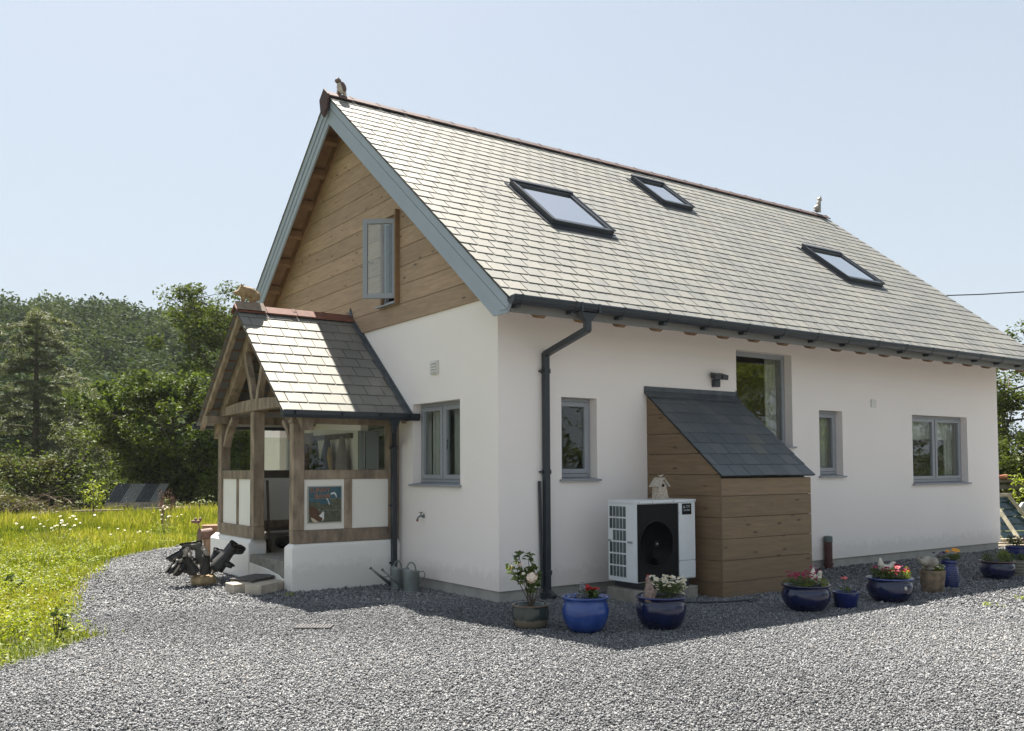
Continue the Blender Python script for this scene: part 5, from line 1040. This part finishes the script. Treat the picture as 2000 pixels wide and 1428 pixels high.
can(-.33, 1.93, .098, .26, 165, 'grey zinc watering can nearer the downpipe, partly hidden'); can(-.33, 1.55, .108, .265, 158, 'grey zinc watering can in front, with its side handle showing')

# ---------------------------------------------------------------- right hand end: glazed frames, timber, clay pipe
gf = thing('cold_frame', 'old glazed timber frames leaning beyond the right end of the house', 'cold frame', (14.0, 1.0, 0))
MT = pm('mossy_timber', (.36, .33, .24), .9, .4, 9, .4, 40)
mb = MB(); mb.bar((13.9, 1.52, .96), (14.42, 1.17, .97), .05, .07); mb.bar((14.36, 1.22, .98), (14.85, .72, .0), .06, .05, (1, .3, .3)); mb.bar((13.9, 1.54, 1.0), (14.17, 1.20, .12), .05, .05, (1, .3, .3)); mb.build('timber_frame', MT, gf)
mb = MB(); mb.bar((13.95, 1.30, .80), (13.60, .62, .05), .07, .05, (1, .3, .3)); mb.build('front_frame', MT, gf)
mb = MB(); mb.bar((13.05, .98, .035), (14.9, -.1, .04), .10, .09); mb.build('sill_timber', MT, gf)
TEAL = pm('dirty_glass', (.035, .07, .08), .10, .6, 4, spec=.8)
for s_ in range(6):
    a_ = s_/6; b_ = (s_+.9)/6; p = Vector((14.38, 1.26, .96)); q = Vector((14.85, .78, .02)); l_ = Vector((13.80, 1.60, .96)); m_ = Vector((14.02, 1.15, .02)); mb = MB(); mb.add([l_.lerp(m_, b_), p.lerp(q, b_), p.lerp(q, a_)+Vector((0, .04, 0)), l_.lerp(m_, a_)+Vector((0, .04, 0))], [(0, 1, 2, 3)], 0); mb.build('glass_sheet', TEAL, gf)
mb = MB(); mb.bar((14.2, 2.8, 1.24), (17.2, .65, 1.26), .10, .06); tag(mb.build('timber_rail', OAKD, None, org=(15.6, 1.8, 1.2)), 'dark horizontal board topmost beyond the right end of the house', 'boards')
mb = MB(); mb.bar((14.2, 2.75, 1.11), (17.2, .6, 1.12), .12, .10); tag(mb.build('board', pm('old_board', (.10, .09, .08), .9, .3, 6), None, org=(15.6, 1.8, 1.1)), 'wider dark grey board just below the topmost board', 'board')
mb = MB(); mb.tube([(15.2, 2.10, 1.325), (15.56, 1.85, 1.35)], .048, 14); mb.tube([(15.50, 1.89, 1.345), (15.58, 1.83, 1.352)], .058, 14); tag(mb.build('clay_pipe', pm('bright_clay', (.30, .11, .055), .75, .25, 8), None, org=(15.4, 2.0, 1.3)), 'orange clay pipe lying on the dark boards', 'clay pipe')
for k_, (p, q, lb_) in enumerate((((11.95, .32, .03), (12.9, -.25, .035), 'pale plank lying on the gravel below the glazed frames'), ((12.2, .45, .06), (13.4, -.2, .075), 'second pale plank stacked across the first one'), ((12.3, .50, .12), (12.9, -.1, .10), 'short crooked branch lying on the stacked planks'))):
    mb = MB(); mb.bar(p, q, .12 if k_ < 2 else .05, .035); tag(mb.build('plank', pm('plank_%d' % k_, (.36, .30, .21), .9, .3, 8), None, org=p), lb_, 'plank', 'planks beyond the house end')
mb = MB(); mb.lathe([(.001, .0), (.40, .0), (.45, .18), (.36, .30), (.001, .36)], 16.1, 1.35, 0.45, 20, sx=1.3); tag(mb.build('covered_barrow', pm('grey_sheet', (.35, .36, .38), .5, .2, 6), None, smooth=True, org=(16.1, 1.35, .3)), 'pale grey rounded shape behind the glazed frames at the right edge', 'cover')

# ---------------------------------------------------------------- trees
def branch_tree(name, label, x, y, H, Rc, mat, leaf, n, trunk_r=.18, zlow=.25, seed=1, nl=16, clump=.55, aspect=.5, group=None, lean=0, nm_cat='tree', up=.4, mul=1.0):
    rd = random.Random(seed); t = thing(name, label, nm_cat, (x, y, 0), group); mb = MB(); tips = []; rads = []
    top = Vector((x+lean, y, H*.82)); mb.tube([(x, y, -.1), (x+lean*.2, y, H*.3), (x+lean*.6, y+.1, H*.58), top], [trunk_r, trunk_r*.75, trunk_r*.45, trunk_r*.15], 8)
    for i in range(nl):
        f = (i+.5)/nl; zt = H*(zlow+(.78-zlow)*f); a = i*2.4+rd.uniform(-.4, .4); env = math.sin(math.pi*min(1, (zt/H-zlow*.6)/(1.05-zlow*.6)))**.6
        L = Rc*max(.35, env)*rd.uniform(.75, 1.15); o = Vector((x+lean*zt/H, y, zt)); el = rd.uniform(.15, .75); d = Vector((math.cos(a)*math.cos(el), math.sin(a)*math.cos(el), math.sin(el)))
        mid = o+d*L*.5+Vector((0, 0, -.05*L)); end = o+d*L; mb.tube([o, mid, end], [trunk_r*.35, trunk_r*.2, .015], 5)
        for k_ in range(7):
            b0 = mid.lerp(end, rd.uniform(-.4, 1)); dd = (d+Vector((rd.gauss(0, .7), rd.gauss(0, .7), rd.gauss(.1, .5)))).normalized(); e = b0+dd*L*rd.uniform(.15, .5); 
            if e.z > H: e.z = H*rd.uniform(.93, 1.0)
            e.z = max(e.z, clump*.7); mb.tube([b0, e], [.02, .008], 4); tips.append(tuple(e)); rads.append(clump*rd.uniform(.6, 1.2))
    for k_ in range(4): tips.append((x+lean+rd.gauss(0, .4), y+rd.gauss(0, .4), H*rd.uniform(.86, .97))); rads.append(clump*.7)
    mb.build('trunk', BARK, t); foliage('crown', None, int(n*mul), rads, leaf, mat, t, aspect=aspect, cents=tips, seed=seed, flat=.8, up=up); return t
branch_tree('broadleaf_tree', 'dark glossy broadleaf tree beside the porch, covering the corrugated shed', 3.9, 29.4, 5.4, 3.3, L_DARK, .17, 44000, .12, .05, 11, 34, .62, .55)
branch_tree('broadleaf_tree', 'tall lighter green tree rising behind the porch roof', 9.2, 35.7, 10.9, 3.9, L_TALL, .16, 42000, .16, .22, 12, 26, .75, .5)
branch_tree('broadleaf_tree', 'slender tree between the tall tree and the wooded hill', 4.4, 43, 6.3, 2.6, L_TALL, .18, 9000, .15, .3, 13, 16, .6, .5)
branch_tree('shrub', 'grey green shrub between the cedar and the dark tree', 1.6, 35.0, 3.9, 1.5, L_CEDAR, .13, 7000, .1, .05, 14, 14, .45, .4, nm_cat='shrub')
branch_tree('shrub', 'low shrub in front of the dark broadleaf tree', 5.3, 26.5, 2.3, 1.6, L_DARK, .13, 6000, .08, .02, 15, 12, .4, .5, nm_cat='shrub')
branch_tree('broadleaf_tree', 'leafy tree standing beyond the right end of the house', 23.4, 2.0, 5.9, 2.6, L_TALL, .11, 26000, .12, .16, 16, 24, .5, .55)
branch_tree('shrub', 'bright leafy shrub behind the glazed frames on the right', 19.6, 3.2, 2.5, 1.9, L_TALL, .10, 14000, .08, .05, 17, 12, .4, .55, nm_cat='shrub')
branch_tree('shrub', 'green shrub just behind the right gable end of the house', 18.6, 4.9, 1.9, 1.3, L_TALL, .09, 8000, .08, .05, 18, 12, .38, .55, nm_cat='shrub')
branch_tree('shrub', 'low plant with pale yellow green leaves over the dark boards', 15.5, 1.2, 1.5, .45, L_YELL, .10, 500, .03, .5, 19, 8, .25, .4, nm_cat='shrub')
sp = branch_tree('sapling', 'small yellow leaved sapling in the meadow near the shed', -.25, 23.0, 1.35, .30, L_YELL, .07, 500, .03, .3, 20, 8, .22, .6, nm_cat='sapling')
# cedar with drooping tiers
t = thing('cedar_tree', 'tall feathery cedar with drooping branches and dark straight trunk on the left', 'cedar tree', (.29, 40.6, 0)); mb = MB(); H = 9.6; x, y = .29, 40.6; cs = []; rs_ = []; rd = random.Random(5)
mb.tube([(x, y, 0), (x+.05, y, 4), (x, y, 8), (x, y, H)], [.22, .16, .07, .02], 10)
for i in range(50):
    z = 1.0+(H-1.2)*(i/50)**.92+rd.uniform(-.2, .2); L = (5.0*max(.01, 1-z/H)**.5+.5)*rd.uniform(.5, 1.15); a = i*2.4+rd.uniform(-.5, .5); d = Vector((math.cos(a), math.sin(a), 0)); pts = [Vector((x, y, z))+d*L*s+Vector((0, 0, L*(.34*s-.56*s*s))) for s in (0, .25, .5, .75, 1)]
    mb.tube(pts, [.05, .035, .025, .015, .006], 5)
    for k_ in range(int(10+L*9)):
        s = rd.uniform(.15, 1.0); p = Vector((x, y, z))+d*L*s+Vector((0, 0, L*(.34*s-.56*s*s))); side = Vector((-d.y, d.x, 0))*rd.gauss(0, .30*L*(.3+s)*.5); p = p+side; p.z -= abs(side.length)*.30+rd.random()**2*.35*s; cs.append(tuple(p)); rs_.append(.24)
mb.build('trunk', BARK, t); foliage('crown', None, 46000, rs_, .30, L_CEDAR, t, aspect=.11, cents=cs, seed=4, flat=.4, up=1.0, droop=.45)
# brush pile and hedge masses at the far meadow edge
t = thing('brush_pile', 'heap of cut branches and dry leaves at the far left of the meadow', 'brush pile', (-2.6, 26.9, 0)); mb = MB(); cs = []
for i in range(150):
    p = Vector((-2.9+random.gauss(0, 1.2), 27.3+random.gauss(0, .7), random.uniform(.05, .75))); d = Vector((random.gauss(0, 1), random.gauss(0, .7), random.gauss(.15, .3))).normalized(); mb.tube([p-d*.6, p, p+d*.7+Vector((0, 0, -.1))], [.018, .014, .005], 4)
mb.build('branches', pm('dry_branch', (.16, .12, .08), .9, .3, 9), t)
for i in range(60):
    q = random.gauss(0, 1.5); cs.append((-2.9+q, 27.2+random.gauss(0, .6), max(.1, .75*math.exp(-q*q/3.2))*random.uniform(.2, 1.0)))
foliage('dry_leaves', None, 9000, .38, .11, L_BRUSH, t, aspect=.4, cents=cs, seed=9)
for i, (x, y, h, r_, lb_) in enumerate(((-4.2, 33, 2.6, 1.8, 'leafy shrub behind the brush pile on the far left'), (-.6, 33.5, 2.0, 1.5, 'yellow green shrub under the cedar'), (9.0, 30, 3.4, 2.2, 'broad shrub partly behind the porch'))):
    branch_tree('shrub', lb_, x, y, h, r_, L_BRUSH if i == 1 else L_TALL, .13, 6000, .07, .04, 30+i, 14, .45, .5, nm_cat='shrub')
r = np.random.default_rng(31); n_ = 700; uc = np.stack([r.uniform(-9, 17, n_), r.uniform(31.5, 37, n_), np.abs(r.normal(.9, .7, n_))+.1], -1)
struct(foliage('undergrowth', None, 30000, .55, .16, L_DARK, None, aspect=.5, cents=uc, seed=32), 'stuff')
branch_tree('broadleaf_tree', 'loose leafed tree seen through the gap between the house end and the right edge', 22.0, 5.0, 5.3, 2.0, L_TALL, .11, 20000, .12, .1, 41, 20, .45, .55)
# woodland on the hill: one mass
def woodland():
    r = np.random.default_rng(21); Vs = []; Rn = []; N = 2900; per = 300
    az = r.uniform(-26, 60, N); D = 56+r.random(N)**.75*122; X = CAM.x+D*np.sin(np.radians(az)); Y = CAM.y+D*np.cos(np.radians(az))
    keep = ~((az > 17) & (D < 64)) & ((az < 27) | (D > 95)); X, Y, D, az = X[keep], Y[keep], D[keep], az[keep]; N = len(X)
    Z = hill(X, Y); con = (D > 120) & (r.random(N) < .0)
    hgt = np.where(con, r.uniform(6.5, 9, N), r.uniform(6.5, 9.5, N)); hgt = np.where(az > 27, hgt*.6, hgt); rad = np.where(con, r.uniform(3.2, 4.2, N), r.uniform(2.2, 3.6, N))
    u = r.random((N, per)); th = r.random((N, per))*2*np.pi; q = np.sqrt(r.random((N, per)))
    # lumpy crown: lobes
    lob = r.normal(size=(N, 9, 3)); lob /= np.linalg.norm(lob, axis=2, keepdims=True); li = r.integers(0, 9, (N, per)); lc = np.take_along_axis(lob, li[..., None].repeat(3, 2), 1)
    e = r.normal(size=(N, per, 3)); e /= np.linalg.norm(e, axis=2, keepdims=True)
    P = (lc*.56+e*(.30+.16*r.random((N, per, 1))))*np.stack([rad, rad, hgt*.42], -1)[:, None]; P[..., 2] += (hgt*.58)[:, None]
    Pc = np.stack([np.cos(th)*q*(1-u)*rad[:, None]*1.2, np.sin(th)*q*(1-u)*rad[:, None]*1.2, hgt[:, None]*(.12+.9*u)], -1)
    P = np.where(con[:, None, None], Pc, P)+np.stack([X, Y, Z], -1)[:, None]
    P = P.reshape(-1, 3); n = len(P); sz = np.repeat(np.where(con, .55, .62)*(.5+D/170*.6), per)*r.uniform(.6, 1.3, n)
    a = r.normal(size=(n, 3)); a[:, 2] *= .5; a /= np.linalg.norm(a, axis=1, keepdims=True); nr = r.normal(size=(n, 3)); nr[:, 2] = abs(nr[:, 2])+.5; b = np.cross(nr, a); b /= np.linalg.norm(b, axis=1, keepdims=True)
    A = a*sz[:, None]*.5; B = b*sz[:, None]*.28
    V = np.stack([P-A, P+B, P+A, P-B], 1).reshape(-1, 3)
    tone = np.repeat(np.clip(np.where(con, r.normal(.30, .2, N), r.normal(.5, .25, N)), 0, 1), per)
    return V, np.arange(4*n).reshape(n, 4), np.clip(tone+r.normal(0, .15, n), 0, 1)
V, F, rn = woodland(); struct(npmesh('woodland', V, F, L_WOOD, rn), 'stuff')
# corrugated shed
sh = thing('corrugated_shed', 'low shed with striped corrugated roof under the dark tree', 'shed', (1.7, 28.0, 0)); 
mb = MB(); S0 = Vector((.95, 27.45, .42)); ux = Vector((1.0, -.17, 0)).normalized(); uz = Vector((.50, .45, .68))
for k_ in range(22):
    for j in range(2):
        a_ = k_*.085; h0_ = .02 if j else -.0; p = S0+ux*a_+Vector((0, 0, h0_)) if not j else S0+ux*(a_+.042)+Vector((0, -.025, .02)); q = S0+ux*(a_+.042)+Vector((0, -.025, .02)) if not j else S0+ux*(a_+.085)
        mi = 1 if (k_//6) % 2 else 0; mb.add([p, q, q+uz, p+uz], [(0, 1, 2, 3)], mi, .5)
mb.build('corrugated_roof', [pm('dark_sheet', (.06, .065, .07), .5, .2, 9), pm('pale_sheet', (.19, .20, .19), .5, .2, 9)], sh)
mb = MB()
for j in range(3): mb.bar(S0+Vector((0, 0, -.27+j*.11)), S0+ux*2.1+Vector((0, 0, -.27+j*.11)), .03, .10, (0, 0, 1))
mb.build('side_boards', pm('grey_board', (.28, .25, .2), .9, .3, 9), sh)
mb = MB(); mb.bar((-.75, 23.6, .30), (.75, 23.35, .30), .22, .05); mb.bar((-.6, 23.55, 0), (-.6, 23.55, .28), .06, .06, (1, 0, 0)); mb.bar((.6, 23.4, 0), (.6, 23.4, .28), .06, .06, (1, 0, 0)); tag(mb.build('garden_bench', OAK, None, org=(0, 23.5, 0)), 'simple plank bench on posts beside the yellow sapling', 'bench')

# overhead wire beyond the roof
mb = MB(); mb.tube([(20, 26, 9.6), (28, 19.5, 9.45), (36, 13, 9.6), (48, 3, 10.2)], .028, 5); tag(mb.build('overhead_cable', BLACK, None, org=(28, 19.5, 9.45)), 'thin overhead wire crossing the sky right of the roof', 'cable')

# ---------------------------------------------------------------- grass and meadow plants
def blades(n, dmin, dmax, h0, h1, wd, seed, a0=-42, a1=36, name='grass', mat=L_GRASS, edge=.0, lean=.5):
    r = np.random.default_rng(seed); D = np.sqrt(r.uniform(dmin**2, dmax**2, n)); A = np.radians(r.uniform(a0, a1, n))+YAW*0
    x = CAM.x+D*np.sin(A); y = CAM.y+D*np.cos(A); ok = ~inpoly(x+r.normal(0, .10, n), y, GPOLY) & (x < 9) & ~((y > 24.4) & (r.random(n) > .25)); x, y, D = x[ok], y[ok], D[ok]; n = len(x)
    pat = .5+.28*np.sin(x*1.7+np.sin(y*1.1)*2)*np.sin(y*1.3+1)+.24*np.sin(x*.55+y*.8+1.5*np.sin(x*.9)); pat = np.clip(pat+r.normal(0, .15, n), 0, 1)
    h = (h0+(h1-h0)*pat*r.random(n))*(1+r.normal(0, .15, n)).clip(.4, 1.6); w_ = wd*(.7+.6*r.random(n))*(D/14).clip(.7, 1.9); a = r.random(n)*2*np.pi
    dx = np.cos(a)*w_/2; dy = np.sin(a)*w_/2; la = r.random(n)*2*np.pi; ll = h*lean*r.random(n)
    z0 = np.zeros(n); b0 = np.stack([x-dx, y-dy, z0], -1); b1 = np.stack([x+dx, y+dy, z0], -1); mx_ = x+np.cos(la)*ll*.35; my_ = y+np.sin(la)*ll*.35; m0 = np.stack([mx_-dx*.8, my_-dy*.8, h*.6], -1); m1 = np.stack([mx_+dx*.8, my_+dy*.8, h*.6], -1)
    tx = x+np.cos(la)*ll; ty = y+np.sin(la)*ll; t0 = np.stack([tx-dx*.15, ty-dy*.15, h], -1); t1 = np.stack([tx+dx*.15, ty+dy*.15, h], -1)
    V = np.stack([b0, b1, m1, m0, t1, t0], 1).reshape(-1, 3); k_ = 6*np.arange(n)[:, None]; F = np.concatenate([k_+np.array([[0, 1, 2, 3]]), k_+np.array([[3, 2, 4, 5]])], 1).reshape(-1, 4)
    rn = np.repeat(np.clip(.10+.62*pat+r.normal(0, .2, n), 0, 1), 2); return V, F, rn
gs = [blades(220000, 6.5, 15, .03, .15, .009, 1), blades(250000, 15, 26, .06, .30, .009, 2), blades(120000, 26, 34.5, .15, .5, .011, 3, -30)]
o = 0; FF = []
for g_ in gs: FF.append(g_[1]+o); o += len(g_[0])
struct(npmesh('grass', np.concatenate([g_[0] for g_ in gs]), np.concatenate(FF), L_GRASS, np.concatenate([g_[2] for g_ in gs])), 'stuff')
# broad leaved weeds near the gravel edge
r = np.random.default_rng(8); n = 14000; D = np.sqrt(r.uniform(6.5**2, 23**2, n)); A = np.radians(r.uniform(-20, 32, n)); x = CAM.x+D*np.sin(A); y = CAM.y+D*np.cos(A); ok = ~inpoly(x+r.normal(0, .12, n), y, GPOLY) & (r.random(n) < np.clip(1.25-(D-9)/12, .08, 1)*(.55+.45*(np.sin(x*1.9+2*np.sin(y*.8))+np.sin(y*1.7-x) > -.6))); x, y = x[ok], y[ok]
cs = np.stack([x, y, r.uniform(.05, .17, len(x))], -1); o_ = foliage('weeds', None, len(x)*20, .11, .036, L_WEED, None, aspect=.5, cents=cs, seed=6, flat=.7, up=1.0); struct(o_, 'stuff')
# oxeye daisy clumps and tall stalks
for i, (cx, cy, n, h, sp_, lb_) in enumerate(((-2.95, 12.2, 34, .62, .45, 'tallest clump of white daisies in the meadow'), (-4.1, 13.2, 10, .5, .35, 'white daisies at the left edge of the meadow'), (-.55, 12.9, 16, .75, .35, 'white daisies beside the corner of the porch'), (-1.6, 12.3, 8, .38, .5, 'sparse white daisies between the tall clump and the porch'))):
    t = thing('daisy_clump', lb_, 'daisies', (cx, cy, 0), 'daisy clumps in the meadow'); tips = [(cx+random.gauss(0, sp_*.6), cy+random.gauss(0, sp_*.6), h*random.uniform(.6, 1.1)) for _ in range(n)]
    stems(t, (cx, cy, 0), tips, .003); blooms('flower', tips, .026, F_WHITE, t, 9, .0); centres('flower_centre', tips, .007, F_ORAN, t); foliage('foliage', None, 500, .16, .05, L_WEED, t, aspect=.25, cents=[(a_, b_, c_*.4) for a_, b_, c_ in tips])
for i, (cx, cy, lb_) in enumerate(((-4.62, .72, 'small dark leafed weed at the gravel edge nearest the camera'), (-4.6, 4.4, 'thin stalked weed at the left edge of the gravel path'))):
    t = thing('weed', lb_, 'weed', (cx, cy, 0)); tips = [(cx+random.gauss(0, .06), cy+random.gauss(0, .06), random.uniform(.1, .3)) for _ in range(6)]; stems(t, (cx, cy, 0), tips, .004, BARK); foliage('foliage', None, 60, .05, .05, L_PLANT, t, aspect=.6, cents=tips)
for cx, cy, lb_ in ((4.3, -3.55, 'tiny yellow green weed in the sunny gravel right of the crimson pot'), (5.2, -3.5, 'faint spreading weed in the sunny gravel near the brown pot'), (-1.72, 2.12, 'small weed growing against the near corner of the porch wall')):
    t = thing('gravel_weed', lb_, 'weed', (cx, cy, .01)); foliage('foliage', None, 46, .09, .03, L_YELL, t, aspect=.45, cents=[(cx+random.gauss(0, .07), cy+random.gauss(0, .05), .03) for _ in range(4)], flat=.3)
# plants by the corner beyond the porch
t = thing('dock_plant', 'tall reddish seed stalks in front of the dark tree near the porch', 'plant', (-.2, 14.5, 0)); tips = [(-.2+random.gauss(0, .15), 14.5+random.gauss(0, .15), random.uniform(.7, 1.2)) for _ in range(9)]; stems(t, (-.2, 14.5, 0), tips, .006, RUST); foliage('seed_heads', None, 500, .1, .03, pm('seed_red', (.16, .08, .05), .9, .3, 9), t, aspect=.6, cents=[(a_, b_, c_*q) for a_, b_, c_ in tips for q in (.8, .9, 1)])

hm = bpy.data.materials.new('summer_haze'); hm.use_nodes = True; hn = hm.node_tree; hn.nodes.clear(); pv = hn.nodes.new('ShaderNodeVolumePrincipled'); pv.inputs['Color'].default_value = (.90, .94, 1, 1); pv.inputs['Density'].default_value = .00020; pv.inputs['Anisotropy'].default_value = .0
ho = hn.nodes.new('ShaderNodeOutputMaterial'); hn.links.new(pv.outputs[0], ho.inputs['Volume'])
mb = MB(); mb.box(-440, 640, -440, 640, -1.5, 46); struct(mb.build('haze', hm), 'stuff')

# ---------------------------------------------------------------- garden behind the camera, seen only in the window reflections; hedge and farthest tree added to darken them
for i, (x, y, h, r_, lb_) in enumerate(((17, -26, 7.5, 4.5, 'first tree behind the hedge across the drive, behind the camera'), (28, -25, 9, 5, 'second and largest tree behind the hedge across the drive'), (37, -25, 8, 4.5, 'third tree behind the hedge across the drive'), (48, -27, 9, 5, 'fourth tree behind the hedge across the drive'), (60, -26, 9.5, 5.5, 'farthest tree behind the hedge, added to block the sky in window reflections'))):
    branch_tree('garden_tree', lb_, x, y, h, r_, L_WEED if i in (1, 2) else L_TALL, .24, 12000, .2, .08, 50+i, 18, .9, .6)
t = thing('hedge', 'long hedge behind the camera, added to darken the window reflections', 'hedge', (10, -21, 0)); foliage('foliage', None, 60000, .6, .18, L_TALL, t, aspect=.55, cents=[(random.uniform(-16, 80), -21+random.gauss(0, .4), random.uniform(.2, 2.3)) for _ in range(1300)], seed=77)  # unseen hedge added to cover bright ground and sky in the window reflections
bpy.context.view_layer.update()
